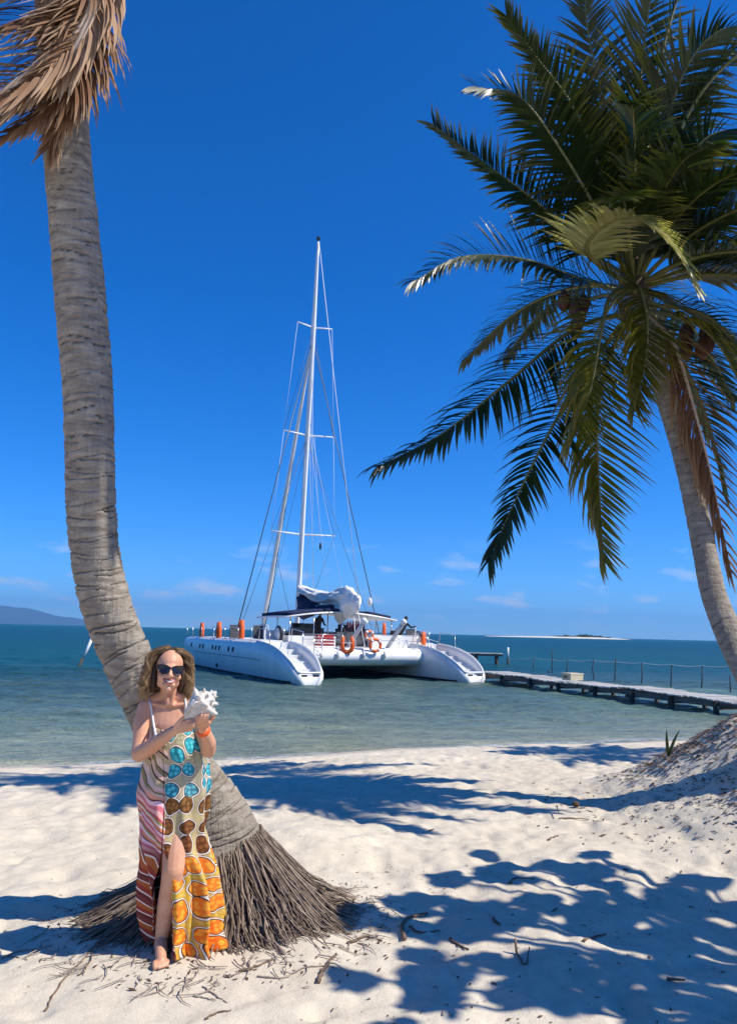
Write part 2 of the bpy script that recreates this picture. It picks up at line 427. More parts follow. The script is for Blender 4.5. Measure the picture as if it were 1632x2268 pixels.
for sd in (-.52, .52):
    xx = 0.0
    while xx < PL:
        l = min(3.6, PL - xx)
        MB().box((xx + l / 2, sd, DECK - WATER - .12 + .02 * math.sin(xx)), (l - .02, .07, .17)).build('beam', m_beam, jetty); xx += 3.6
xx = 0.35; i = 0
while xx < PL:
    for sd in (-.60, .60):
        jx = rnd.uniform(-.25, .25); ln = rnd.uniform(-.05, .05)
        MB().tube([(xx + jx + ln, sd + ln, -1.4), (xx + jx, sd, DECK - WATER - .06)], [.095, .085], 9).build('pile', m_post, jetty, True)
    MB().box((xx, 0, DECK - WATER - .235), (.09, 1.35, .10)).build('cross_beam', m_beam, jetty)
    xx += 2.05; i += 1
# polystyrene box left on the jetty
m_foam = speckled('foam', (.55, .47, .30), (.66, .58, .40), 14, 0.8, 0.3)
bx = empty('cool_box', (*(PA + pd * 6.6), DECK + .03), math.atan2(pd.y, pd.x) + .12)
bx.location.z = DECK + 0.045
tag(bx, 'cream foam cool box standing on the jetty planks', 'box')
MB().box((0, 0, .115), (.5, .62, .22), taper=1.05).build('box_body', m_foam, bx)
MB().box((0, 0, .25), (.55, .67, .05)).build('lid', m_foam, bx)
MB().box((-.03, -.335, .14), (.2, .012, .07)).build('label_patch', mat('stain', (.2, .13, .05), .8), bx)

# far landing stage beyond the catamaran
st = tag(empty('landing_stage', (8.4, 58.5, WATER), R(-6)), 'small plank landing stage on piles out beyond the starboard hull', 'jetty')
for i in range(15):
    o = link('plank', protos[i % 5], st); o.location = (-1.75 + i * .25, 0, .78 + rnd.uniform(-.015, .015)); o.scale = (1.12, 1, 1)
for sd in (-.5, .5): MB().box((0, sd, .68), (3.7, .07, .14)).build('beam', m_beam, st)
for xx in (-1.6, -.1, 1.4):
    for sd in (-.55, .55): MB().tube([(xx, sd, -1.3), (xx, sd, .66)], .11, 9).build('pile', m_post, st, True)

# crooked stake fence with a sagging rope
m_stake = speckled('stake_wood', (.035, .04, .045), (.09, .09, .09), 7, 0.8, 0.3)
m_pvc = mat('white_pvc', (.75, .77, .78), .4); m_rope = speckled('pale_rope', (.42, .44, .44), (.55, .56, .56), 40, .8, .2)
def conv(zx, zy): return 1022.1 + zx * .3737, 1372.2 + zy * .3737
stakes = [(428, 232, 318, 52), (537, 180, 340, 47), (628, 235, 348, 45), (780, 230, 368, 41.5), (912, 230, 385, 39.5), (1065, 255, 400, 37.5), (1243, 268, 412, 36), (1424, 275, 412, 35.2), (1588, 330, 430, 33.6), (1760, 290, 440, 32.8)]
lean = [0, 0, -10, -2, -9, -6, -6, -3, 8, 4]
tops = []
words = ['thin stake beside the white pipe post, standing behind the cool box', 'tallest dark stake of the rope fence, with a small float hanging on it', 'stake leaning right between the tallest stake and the straight one', 'straight dark stake of the rope fence behind the middle of the jetty', 'bent stake next after the straight one along the rope fence', 'crooked stake midway along the rope fence', 'wavy stake where the pale shoal begins', 'upright stake over the pale shoal', 'stake standing just before the leaning palm trunk', 'last stake of the rope fence beyond the palm trunk']
for i, (zx, t, b, D) in enumerate(stakes):
    a = at(*conv(zx, t), D); bb = at(*conv(zx + lean[i], b), D); bb.z = WATER - .9
    mid = (a + bb) / 2 + Vector((rnd.uniform(-.04, .04), 0, 0)); q3 = a.lerp(bb, .3) + Vector((rnd.uniform(-.05, .05), 0, 0))
    s_ = empty('fence_stake', (bb.x, bb.y, WATER)); tag(s_, words[i], 'stake', 'stakes of the rope fence in the shallows')
    off = Vector((bb.x, bb.y, WATER))
    MB().tube([bb - off, mid - off, q3 - off, a - off], [.035, .032, .03, .026], 7).build('stake_shaft', m_stake, s_, True)
    if i == 1: MB().ball(a.lerp(bb, .62) - off + Vector((-.22, -.05, 0)), (.10, .10, .17), 10, 8).build('float', m_post, s_, True)
    tops.append(at(*conv(zx, [228, 238, 241, 243, 250, 257, 268, 275, 276, 280][i]), D))
pp = at(*conv(274, 165), 58.6); pb = Vector((pp.x, pp.y, WATER - .9))
pipe = tag(empty('pipe_post', (pp.x, pp.y, WATER)), 'white plastic pipe post with dark foot standing in the water', 'post')
MB().tube([(0, 0, .35), (0, 0, pp.z - WATER)], .075, 10).build('pipe', m_pvc, pipe, True)
MB().tube([(0, 0, -.9), (0, 0, .38)], .09, 10).build('foot', m_post, pipe, True)
pts = [Vector((pp.x, pp.y, at(*conv(280, 235), 58.6).z))] + tops
path = []
for a, b in zip(pts[:-1], pts[1:]):
    for t in np.linspace(0, 1, 8)[:-1]: q_ = a.lerp(b, t); path.append(q_ + Vector((0, 0, -.05 * math.sin(math.pi * t))))
path.append(pts[-1])
tag(MB().tube(path, .017, 5).build('rope', m_rope, None, True), 'pale rope strung along the crooked stakes in the shallows', 'rope')
# leaning white channel pole behind the big palm
a = at(209, 1405, 42.5); b = at(176, 1476, 41.9)
pole = tag(empty('channel_pole', (b.x, b.y, WATER)), 'white pole leaning over in the sea behind the big trunk', 'pole'); off = Vector((b.x, b.y, WATER)); dv = (a - b)
MB().tube([b + dv * .26 - off, a - off], .085, 9).build('shaft', m_pvc, pole, True)
MB().tube([b - dv * .5 - off, b + dv * .28 - off], .075, 9).build('foot', m_post, pole, True)
# ================================================================== the catamaran
m_gel = speckled('white_gelcoat', (.74, .75, .75), (.82, .82, .81), 1.2, 0.32, 0.0, spec=0.5)
m_gel2 = speckled('worn_nonskid', (.58, .58, .57), (.74, .74, .72), 3.0, 0.7, 0.1)
m_dark = mat('dark_glass', (.012, .014, .02), .15, .5); m_alu = mat('painted_spar', (.80, .80, .80), .35, .5)
m_steel = mat('stainless_tube', (.62, .63, .64), .25, .5, .8); m_wire = mat('rigging_wire', (.10, .12, .15), .4, .5)
m_line = mat('white_line', (.78, .78, .76), .7); m_navy = speckled('navy_canvas', (.008, .014, .045), (.018, .03, .085), 6, .8, .2)
m_canvas = speckled('sail_canvas', (.66, .64, .60), (.80, .79, .75), 1.6, .8, .25, .03)
m_grey = speckled('grey_upholstery', (.05, .055, .065), (.12, .12, .13), 5, .8, .2); m_black = mat('black_rubber', (.015, .015, .017), .6)
m_orange = speckled('orange_vinyl', (.78, .10, .015), (.85, .16, .03), 5, .5, .15); m_red = mat('red_crate', (.35, .02, .025), .5)
m_antifoul = mat('antifouling', (.01, .012, .014), .6)
g = G(m_gel); v_ = g.coord(); st_ = g.noise(g.mapping(v_, (1.6, 1.6, .35)), 1.0, 5, .6); st2 = g.noise(v_, .9, 4)
cg = g.ramp(g.noise(v_, 1.2, 4), [(.3, (.72, .71, .68)), (.7, (.81, .80, .77))]); cg = g.mix(g.ramp(st_, [(.52, 0), (.75, .45)]), cg, (.50, .47, .42)); cg = g.mix(g.ramp(st2, [(.6, 0), (.72, .3)]), cg, (.55, .53, .49)); g.col(cg)
boat = tag(empty('catamaran', (1.42, 33.5, WATER), R(26.5)), 'large white sailing catamaran moored stern to the beach', 'catamaran')

HL = 20.6
def hull_b(y): return np.interp(y, [0, .25, 1.2, 4, 9, 14, 18, 19.8, 20.4, 20.6], [.50, .68, .84, .98, 1.05, .98, .74, .46, .26, .10])
def hull_h(y): return np.interp(y, [0, .15, .35, .7, 1.2, 1.8, 2.5, 3.3, 4.2, 5.2, 9, 15, 19.4, 20.2, 20.6], [.28, .44, .62, .84, 1.06, 1.26, 1.42, 1.53, 1.60, 1.62, 1.62, 1.62, 1.55, 1.42, 1.15])
ys = np.concatenate([np.linspace(0, 5.6, 34), np.linspace(5.9, 19, 32), np.linspace(19.2, 20.6, 12)])
def hull(xc):
    rings = []
    for y in ys:
        b = hull_b(y); h = hull_h(y)
        well = 0.0 if (y > 4.5 or y < 0.12) else min(1, (4.5 - y) / .25) * min(1, (y - .12) / .12)
        f = h - 0.50 * well * min(1.0, h / .95) + (0.05 if y > 4.8 else 0)
        half = [(0, -.5), (.45 * b, -.42), (.80 * b, -.15), (.93 * b, .12), (1.0 * b, .45 * h), (1.0 * b, .66 * h), (.97 * b, .82 * h), (.90 * b, .94 * h), (.83 * b, h), (.76 * b, h), (.735 * b, h - (h - f) * .5), (.72 * b, f), (0, f + (.02 if y > 4.8 else 0))]
        pts = [(xc + a, y, z) for a, z in half] + [(xc - a, y, z) for a, z in half[-2:0:-1]]
        rings.append(pts)
    return MB().rings(rings).build('hull', m_gel, boat, True)
for xc in (-4.0, 4.0):
    h_ = hull(xc)
    # boot line
    for sd in (-1, 1):
        pts = [(xc + sd * (hull_b(y) * .925 + .012), y, .10) for y in np.linspace(.5, 20.3, 40)]
        rr = [[(x - .012 * sd, y, z - .09), (x + .004 * sd, y, z - .09), (x + .018 * sd, y, z), (x, y, z)] for x, y, z in pts]
        MB().rings(rr).build('boot_stripe', m_antifoul, h_)
        pts = [(xc + sd * (hull_b(y) * 1.0 + .006), y, .52 * hull_h(y)) for y in np.linspace(3.6, 15.5, 30)]
        MB().tube(pts, .018, 5).build('rubbing_strake', mat('strake_grey', (.25, .26, .27), .6), h_, True)
    # portholes along the outer side
    sd = -1 if xc < 0 else 1
    for y in (16.4, 13.9, 13.2, 11.15, 10.5, 9.85, 8.2, 7.5):
        x = xc + sd * (hull_b(y) * .985)
        MB().tube([(x - .05 * sd, y, 1.16), (x + .03 * sd, y, 1.16)], [.15, .13], 12).build('porthole', m_dark, h_, True)
    MB().tube([(xc + sd * (hull_b(10.2) * .96 - .05), 10.2, .30), (xc + sd * (hull_b(10.2) * .99 + .02), 10.2, .30)], .10, 10).build('outlet', m_dark, h_, True)
    # boarding steps
    for i, (y0, y1, z) in enumerate([(.20, .95, .26), (.95, 1.75, .54), (1.75, 2.55, .82), (2.55, 3.35, 1.06), (3.35, 4.3, 1.28)]):
        MB().box((xc, (y0 + y1) / 2 + .01 * i, z / 2 + .02), (hull_b((y0 + y1) / 2) * 1.40, y1 - y0, z)).build('step', m_gel2, h_)
    MB().box((xc - .25, .10, .33), (.22, .10, .10)).build('cleat', m_black, h_); MB().box((xc + .25, .10, .33), (.22, .10, .10)).build('cleat', m_black, h_)
    # rim round the stern well
    for sd in (-1, 1):
        MB().tube([(xc + sd * hull_b(y) * .80, y, hull_h(y) + .02) for y in np.linspace(.15, 4.6, 24)], .045, 7).build('gunwale', m_gel, h_, True)
    MB().tube([(xc + a * hull_b(.15) * .80, .12, hull_h(.15) + .02) for a in np.linspace(-1, 1, 9)], .045, 7).build('gunwale', m_gel, h_, True)
    # stanchions, lifelines
    for sd in (-1, 1):
        prev = None
        for y in (5.4, 7.4, 9.6, 12.0, 14.5, 17.0, 19.2):
            x = xc + sd * hull_b(y) * .80
            if sd == (1 if xc < 0 else -1) and 6 < y < 16: continue
            MB().tube([(x, y, hull_h(y)), (x, y, hull_h(y) + .62)], .016, 6).build('stanchion', m_steel, h_, True)
            if prev is not None: MB().tube([prev, (x, y, hull_h(y) + .6)], .008, 5).build('lifeline', m_line, h_, True)
            prev = (x, y, hull_h(y) + .6)
        # pushpit hoop by the steps
        x = xc + sd * hull_b(4) * .80
        MB().tube([(x, 2.9, hull_h(2.9)), (x, 2.95, hull_h(2.9) + .62), (x, 4.3, hull_h(4.3) + .62), (x, 4.4, hull_h(4.3))], .018, 6).build('rail', m_steel, h_, True)
# bridge deck: slab and rounded aft beam
pro = []
for a in np.linspace(-90, 200, 15): pro.append((math.cos(R(a)), math.sin(R(a))))
deck_m = MB()
deck_m.box((0, 10.2, 1.10), (6.5, 13.2, .62))
deck = deck_m.build('bridge_deck', m_gel, boat)
rings = []
for x in [-3.35, -3.2, -2, 0, 2, 3.2, 3.42]:
    k = 1.0 if abs(x) < 3.3 else .93
    rings.append([(x, 3.7 + .62 * math.cos(a) * k, 1.00 + .42 * math.sin(a) * k) for a in np.linspace(0, 2 * math.pi, 20, endpoint=False)])
MB().rings(rings).build('aft_beam', m_gel, boat, True)
MB().box((0, 12.5, .66), (1.3, 8, .45)).build('nacelle', m_gel, boat)
# cockpit furniture
MB().box((2.35, 4.9, 1.72), (2.6, .75, .62)).build('cockpit_locker', m_gel, boat)
MB().box((-2.1, 4.9, 1.66), (2.4, .7, .5)).build('cockpit_locker', m_gel, boat)
for x, y in ((-1.1, 7.8), (1.7, 8.2)):
    c_ = MB().box((x, y, 1.85), (1.5, 1.1, .9)).build('helm_console', m_grey, boat)
    MB().box((x, y + .3, 2.35), (1.4, .06, .35)).build('windscreen', m_dark, c_)
MB().box((0, 9.6, 1.75), (4.6, 1.8, .72)).build('cabin_trunk', m_gel2, boat)
MB().box((0, 8.68, 1.8), (4.0, .05, .35)).build('cabin_window', m_dark, boat)
MB().box((-.2, 5.2, 1.85), (.9, .5, .55)).build('cockpit_seat', m_grey, boat)
MB().box((1.0, 5.3, 1.75), (1.4, .5, .45)).build('cockpit_seat', m_grey, boat)
wh = empty('steering_wheel', (0, 0, 0)); wh.parent = boat; wh.location = (.25, 5.9, 2.1)
MB().tube([(.48 * math.cos(a), 0, .48 * math.sin(a)) for a in np.linspace(0, 2 * math.pi, 25)], .022, 6).build('wheel_rim', m_black, wh, True)
for a in range(6): MB().tube([(0, 0, 0), (.48 * math.cos(a * 1.047), 0, .48 * math.sin(a * 1.047))], .011, 5).build('spoke', m_steel, wh, True)
# pale rim line of coaming and stern rail
for x in (-3.0, -2.0, -1.0, 1.0, 2.0, 3.0):
    MB().tube([(x, 3.55, 1.46), (x, 3.55, 2.02)], .016, 6).build('stanchion', m_steel, boat, True)
for z in (2.0, 1.76): 
    MB().tube([(-3.0, 3.55, z), (-1.0, 3.55, z)], .013, 6).build('stern_rail', m_steel, boat, True)
    MB().tube([(1.0, 3.55, z), (3.0, 3.55, z)], .013, 6).build('stern_rail', m_steel, boat, True)
# boarding ladder folded up on the beam, left of centre
for x in (-2.62, -2.25): MB().tube([(x, 3.05, .95), (x, 3.1, 1.9)], .018, 6).build('ladder_rail', m_steel, boat, True)
for z in (1.15, 1.4, 1.65, 1.88): MB().tube([(-2.62, 3.06, z), (-2.25, 3.06, z)], .014, 6).build('ladder_rung', m_steel, boat, True)
# sun roof with navy panels
RX0, RX1, RY0, RY1 = -3.0, 3.05, 5.7, 10.2
def roof_z(x, y): return 2.72 + .40 * math.cos((x) / 3.1 * 1.4) + .03 * math.sin((y - 5.7) * .7)
rings = []
for y in np.linspace(RY0, RY1, 7):
    rings.append([(x, y, roof_z(x, y)) for x in np.linspace(RX0, RX1, 19)] + [(x, y, roof_z(x, y) - .07) for x in np.linspace(RX1, RX0, 19)])
roof = MB().rings(rings).build('sun_roof', m_gel, boat, True)
for x0, x1, y0, y1 in ((-2.8, -1.0, 5.95, 9.9), (-.9, .5, 5.95, 9.9), (1.5, 2.8, 5.95, 9.9), (.6, 1.4, 7.4, 9.9)):
    rings = [[(x, y, roof_z(x, y) + .012) for x in np.linspace(x0, x1, 7)] + [(x, y, roof_z(x, y) + .15) for x in np.linspace(x1, x0, 7)] for y in np.linspace(y0, y1, 5)]
    MB().rings(rings).build('roof_panel', m_navy, roof, True)
for x in (-2.75, 0.0, 2.8):
    for y in (5.85, 7.6, 9.9):
        if x == 0.0 and y == 9.9: continue
        MB().tube([(x, y, 1.4), (x, y, roof_z(x, y) - .04)], .030, 7).build('roof_post', m_steel, boat, True)
for x in (-1.5, 1.4): MB().tube([(x, 5.85, 1.4), (x, 5.85, roof_z(x, 5.85) - .04)], .022, 7).build('roof_post', m_steel, boat, True)
# two raked stern davits
for x in (-.55, 1.55):
    MB().tube([(x, 4.0, 1.35), (x + .25, 3.3, 2.25), (x + .3, 2.9, 2.62)], [.10, .10, .09], 9).build('davit', m_gel2, boat, True)
    MB().ball((x + .3, 2.87, 2.66), .15, 12, 8).build('davit_light', m_gel, boat, True)
# life jackets drying in a row under the roof
for i in range(7):
    MB().tube([(.35 + i * .15, 5.9, 2.68), (.36 + i * .15, 5.92, 2.45), (.33 + i * .15, 5.9, 2.18)], [.03, .07, .035], 6).build('hanging_cloth', speckled('dark_red_cloth', (.06, .012, .03), (.12, .03, .06), 9), boat, True)
# folding bicycle-like outboard brackets: flexible solar/wheel disc on the port quarter
for x, y, z in ((-3.55, 5.3, 1.95), (4.1, 5.4, 1.85)):
    MB().tube([(x + .02, y + .42 * math.cos(a), z + .36 * math.sin(a)) for a in np.linspace(0, 2 * math.pi, 21)], .06, 7).build('hose_reel', m_black, boat, True)
    MB().tube([(x - .05, y, z), (x + .08, y, z)], [.33, .33], 16).build('reel_disc', m_canvas, boat, True)
for x, y in ((-3.4, 8.6), (-4.4, 9.4), (3.2, 4.6)):
    MB().box((x, y, 1.98), (.5, .06, .75)).build('deck_panel', m_grey, boat); MB().box((x + .28, y, 2.0), (.05, .08, .85)).build('panel_edge', m_gel, boat)
# ---- mast and rigging
MB0, MT = Vector((0, 12.0, 1.5)), Vector((0, 10.8, 25.2))
def mp(z): return MB0.lerp(MT, (z - 1.5) / (25.2 - 1.5))
ring = []
for z in np.linspace(1.5, 25.2, 24):
    p_ = mp(z); k = 1.0 if z < 20 else 1 - (z - 20) / 5.2 * .45
    ring.append([(p_.x + .13 * k * math.cos(a), p_.y + .21 * k * math.sin(a), z) for a in np.linspace(0, 2 * math.pi, 14, endpoint=False)])
mast = MB().rings(ring).build('mast', m_alu, boat, True)
MB().tube([mp(25.1), mp(25.1) + Vector((0, 0, .45))], .03, 6).build('masthead_aerial', m_black, mast, True)
MB().ball(mp(25.3) + Vector((0, 0, .15)), .12, 10, 8).build('masthead_light', m_dark, mast, True)
SP = [(7.6, 1.95), (13.4, 1.55), (19.9, 1.1)]
for z, l in SP:
    for sd in (-1, 1):
        MB().tube([mp(z), mp(z) + Vector((sd * l, -.25, .05))], [.06, .035], 7).build('spreader', m_alu, mast, True)
def wire(a, b, r, m, name='shroud', sag=0.0):
    a = Vector(a); b = Vector(b); pts = [a.lerp(b, t) - Vector((0, 0, sag * math.sin(math.pi * t))) for t in np.linspace(0, 1, 7 if sag else 2)]
    return MB().tube(pts, r, 5).build(name, m, boat, True)
hd = mp(19.2)
wire((-4.35, 9.5, 1.6), hd, .030, m_wire); wire((4.6, 10.4, 1.6), hd, .030, m_wire)
wire((-4.2, 9.7, 1.6), mp(13.2), .012, m_wire); wire((4.4, 10.6, 1.6), mp(13.2), .012, m_wire)
for (z, l), (z2, l2) in zip(SP[:-1], SP[1:]):
    for sd in (-1, 1):
        wire(mp(z) + Vector((sd * l, -.25, .05)), mp(z2), .010, m_wire, 'diagonal_stay')
        wire(mp(z) + Vector((sd * l, -.25, .05)), mp(z2) + Vector((sd * l2, -.25, .05)), .009, m_line, 'cap_shroud')
for sd in (-1, 1): wire(mp(7.6) + Vector((sd * 1.95, -.25, .05)), (sd * .3, 11.9, 2.4), .012, m_wire, 'diagonal_stay')
# furled headsail on the forestay: white luff and dark sun strip
f0, f1 = Vector((0, 18.0, 1.7)), hd
rings = []; 
pts = [f0.lerp(f1, t) for t in np.linspace(0, 1, 28)]
MB().tube(pts, [.055 + .115 * min(1, 8 * t) * (1 - t) ** .8 * (1 + .08 * math.sin(40 * t)) for t in np.linspace(0, 1, 28)], 10).build('furled_headsail', m_canvas, boat, True)
MB().tube([p_ + Vector((.085 * (1 - i / 27), -.03, -.0)) for i, p_ in enumerate(pts)], [.03 + .085 * min(1, 8 * t) * (1 - t) ** .8 for t in np.linspace(0, 1, 28)], 8).build('sun_strip', m_navy, boat, True)
wire((0, 18.1, 1.6), mp(13.0), .012, m_wire, 'inner_stay'); wire((-.2, 18.0, 2.2), mp(19.6), .008, m_line, 'halyard')
MB().tube([(-4.0, 18.0, 1.5), (4.0, 18.0, 1.5)], .13, 10).build('bow_beam', m_alu, boat, True)
MB().box((-.05, 17.9, 1.95), (.5, .3, .7)).build('furler_guard', m_gel, boat)
for sd in (-1, 1): MB().tube([(sd * .4, 17.8, 1.5), (sd * .35, 17.8, 2.4), (0, 17.8, 2.5)], .03, 6).build('bow_rail', m_gel, boat, True)
# thin running lines
EB = Vector((.25, 4.6, 3.65))
wire(MT + Vector((0, -.15, -.1)), EB + Vector((0, 0, .25)), .018, m_line, 'topping_lift')
for z, t in ((14.5, .3), (14.5, .55), (14.5, .8)): wire(mp(z), mp(3.8).lerp(EB, t), .007, m_line, 'lazy_jack')
wire(mp(19), (.35, 10.6, 3.9), .010, m_line, 'halyard'); wire(mp(19), (-.25, 11.6, 3.2), .010, m_line, 'halyard')
wire(mp(24), (.2, 11.2, 4.2), .010, m_line, 'halyard')
MB().ball(mp(7.6) + Vector((1.05, -.3, -.62)), (.07, .07, .22), 8, 6).build('hanging_block', m_black, boat, True)
wire(mp(13.4) + Vector((.35, -.2, 0)), mp(7.6) + Vector((1.05, -.3, -.45)), .009, m_line, 'halyard')
# boom with the mainsail dropped onto it
BA = mp(3.35) + Vector((0, -.25, 0))
MB().tube([BA, EB + Vector((0, -.1, -.12))], .14, 9).build('boom', m_alu, boat, True)
def heap(name, m, t0, t1, lo, hi, wid, seed, n=70, k=34, crump=.3):
    rings = []
    for i in range(n):
        t = t0 + (t1 - t0) * i / (n - 1); c = BA.lerp(EB, t); e = min(1, 6 * (i / (n - 1)) + .25, 5 * (1 - i / (n - 1)) + .18)
        l = np.interp(t, *lo) ; h = np.interp(t, *hi); r_ = []
        for j in range(k):
            a = 2 * math.pi * j / k
            nz = float(fbm(np.array([t * 5 + 1.4 * math.cos(a)]), np.array([1.4 * math.sin(a) + 5 + t * 2]), seed, 3)[0])
            fold = .16 * (1 - 2 * abs(math.sin(2.5 * a + 7 * t + seed))) + .09 * math.sin(8 * a - 9 * t + 4 * nz) + .10 * (1 - 2 * abs(math.sin(t * 11 + 1.2 * math.cos(a) + seed)))
            q = 1 + crump * 1.6 * nz + fold
            r_.append((c.x + wid * e * q * math.cos(a), c.y, c.z + (l + h) / 2 + (h - l) / 2 * math.sin(a) * (1 + .35 * nz + .45 * fold) * (.75 + .25 * e)))
        rings.append(r_)
    return MB().rings(rings).build(name, m, boat, True)
heap('mainsail_heap', m_canvas, -.03, 1.0, ([0, .2, .45, .7, .85, 1], [.95, .50, .05, -.15, -.45, -.3]), ([0, .1, .3, .6, .75, .9, 1], [1.40, 1.22, .90, .62, .80, .72, .3]), .42, 3)
heap('mainsail_heap', m_canvas, .66, 1.02, ([0, .7, 1], [-.5, -1.0, -.55]), ([0, .7, .85, 1], [.2, .35, .85, .2]), .30, 17, 26, 20, .35)
heap('sail_cover', m_navy, .0, .36, ([0, .4], [-.60, -.45]), ([0, .15, .4], [1.0, .60, .15]), .36, 9, 24, 20, .1)
heap('sail_cover', m_navy, .36, .70, ([0, 1], [-.48, -.45]), ([0, .4, 1], [.12, .05, -.05]), .44, 12, 20, 18, .1)
wire(EB + Vector((0, .2, -.1)), (.4, 4.0, 1.45), .02, m_line, 'mainsheet'); wire(EB + Vector((0, .5, -.1)), (-.1, 4.0, 1.45), .02, m_line, 'mainsheet')
MB().ball(EB + Vector((.55, -.2, -.05)), (.12, .12, .22), 10, 8).build('boom_light', m_gel, boat, True)
wire((2.6, 9, 2.7), (4.6, 4.2, 1.75), .012, m_line, 'mooring_line')
# mooring lines from the starboard quarter to the jetty
def world(x, y, z): return boat.matrix_basis @ Vector((x, y, z))
bpy.context.view_layer.update()

# ---- things hung on the boat, all things of their own
def horseshoe(label, loc, yaw, s=1.0, tilt=0.0, grp='orange horseshoe buoys on the catamaran'):
    p_ = boat.matrix_world @ Vector(loc)
    e = tag(empty('horseshoe_buoy', p_, boat.rotation_euler.z + yaw), label, 'buoy', grp)
    pts = [(.20 * s, 0, .72 * s), (.235 * s, 0, .45 * s)] + [(.24 * s * math.cos(a), 0, .24 * s + .24 * s * math.sin(a)) for a in np.linspace(0, -math.pi, 11)] + [(-.235 * s, 0, .45 * s), (-.20 * s, 0, .72 * s)]
    MB().tube(pts, [.07 * s, .095 * s] + [.10 * s] * 11 + [.095 * s, .07 * s], 10).build('float', m_orange, e, True)
    MB().tube([(-.24 * s, 0, .42 * s), (-.24 * s, -.11 * s, .42 * s), (.24 * s, -.11 * s, .42 * s), (.24 * s, 0, .42 * s)], .014, 5).build('strap', m_line, e, True)
    return e
horseshoe('orange buoy standing alone nearest the bow on the port rail', (-4.55, 15.3, 1.62), R(80), 1.15)
horseshoe('orange buoy in the middle of the port rail, by the shroud', (-4.6, 11.6, 1.62), R(82), 1.2)
horseshoe('orange buoy on the port rail beside the white reel disc', (-4.4, 8.3, 1.62), R(80), 1.35)
horseshoe('large orange buoy hung open on the stern rail by the red crate', (-.95, 3.12, 1.22), R(-35), .98)
horseshoe('orange buoy under the edge of the sun roof behind the white locker', (2.2, 5.5, 2.02), R(60), .85)
horseshoe('orange buoy at the starboard end of the white locker', (3.75, 4.2, 1.55), R(50), .95)
# ring buoys tied in a bundle at mid stern
m_ring2 = mat('faded_ring', (.80, .22, .10), .6)
for i, (x, z, rr, lab) in enumerate([(.42, 1.55, .27, 'orange and white ring buoy tied at mid stern, the big front one'), (.15, 2.0, .19, 'smaller orange ring buoy hung above the big ring at mid stern')]):
    e = tag(empty('ring_buoy', boat.matrix_world @ Vector((x, 2.98 + .12 * i, z)), boat.rotation_euler.z), lab, 'buoy')
    MB().tube([(rr * math.cos(a), .0, rr * math.sin(a)) for a in np.linspace(0, 2 * math.pi, 27)], .07, 8).build('ring', m_orange if i == 0 else m_ring2, e, True)
    for a in (0.7, 2.3, 3.9, 5.4):
        c_ = Vector((rr * math.cos(a), 0, rr * math.sin(a))); t_ = Vector((-math.sin(a), 0, math.cos(a)))
        MB().tube([c_ - t_ * .05, c_ + t_ * .05], .077, 8).build('band', m_line, e, True)
e = tag(empty('plastic_crate', boat.matrix_world @ Vector((-1.75, 3.95, 1.44)), boat.rotation_euler.z), 'dark red plastic crate on the stern deck of the catamaran', 'crate')
for z in (.08, .22, .36): MB().box((0, 0, z), (.8, .5, .085)).build('crate_slat', m_red, e)
MB().box((0, 0, .47), (.74, .46, .12)).build('crate_load', mat('red_cloth', (.45, .03, .03), .8), e)
for i, (x, lab) in enumerate([(-1.45, 'small white fender hanging from the stern rail beside the big orange buoy'), (.95, 'white fender on the stern beam right of the ring buoys'), (-.15, 'white fender on the stern beam left of the ring buoys')]):
    e = tag(MB().tube([(0, 0, .0), (0, 0, .06), (0, 0, .28), (0, 0, .34), (0, 0, .6)], [.02, .075, .075, .02, .008], 9).build('fender', m_gel, None, True), lab, 'fender'); e.location = boat.matrix_world @ Vector((x, 3.02, .95))

# crew on board, one continuous body each
m_crew = speckled('black_clothing', (.012, .012, .014), (.03, .03, .034), 20, .9, .2); m_crewskin = mat('crew_skin', (.075, .04, .025), .5)
def crew(label, loc, yaw, pts_sets, head):
    e = tag(empty('person', boat.matrix_world @ Vector(loc), boat.rotation_euler.z + yaw), label, 'person')
    mb = MB()
    for pts, rad in pts_sets: mb.limb([Vector(p_) for p_ in pts], rad, 12)
    mb.ball(head, (.085, .10, .12), 14, 10)
    b_ = link('body', fuse(mb, .022, 4), e)
    b_.data.materials.append(m_crew); b_.data.materials.append(m_crewskin)
    hz = head[2] - .13
    hv = Vector(head)
    for p_ in b_.data.polygons:
        if (p_.center - hv).length < .16: p_.material_index = 1
    MB().ball((head[0], head[1] + .015, head[2] + .03), (.092, .105, .105), 12, 8).build('cap', m_crew, e, True)
    return e
crew('person in black leaning back on the white locker near the starboard stern', (2.7, 4.75, 2.03), R(-10),
     [([(0, 0, .12), (.12, .02, .35), (.24, .03, .56)], [.15, .16, .15]), ([(.24, .03, .58), (.28, .02, .72)], [.07, .06]),
      ([(.0, -.05, .1), (-.42, -.12, .16), (-.55, -.2, -.28)], [.10, .08, .055]), ([(.05, .1, .1), (-.4, .1, .15), (-.5, .1, -.28)], [.10, .08, .055]),
      ([(.38, -.05, .56), (.55, -.10, .40), (.78, -.08, .46)], [.06, .05, .04]), ([(.10, .16, .54), (-.02, .2, .34), (-.18, .12, .24)], [.06, .05, .04])], (.31, -.02, .83))
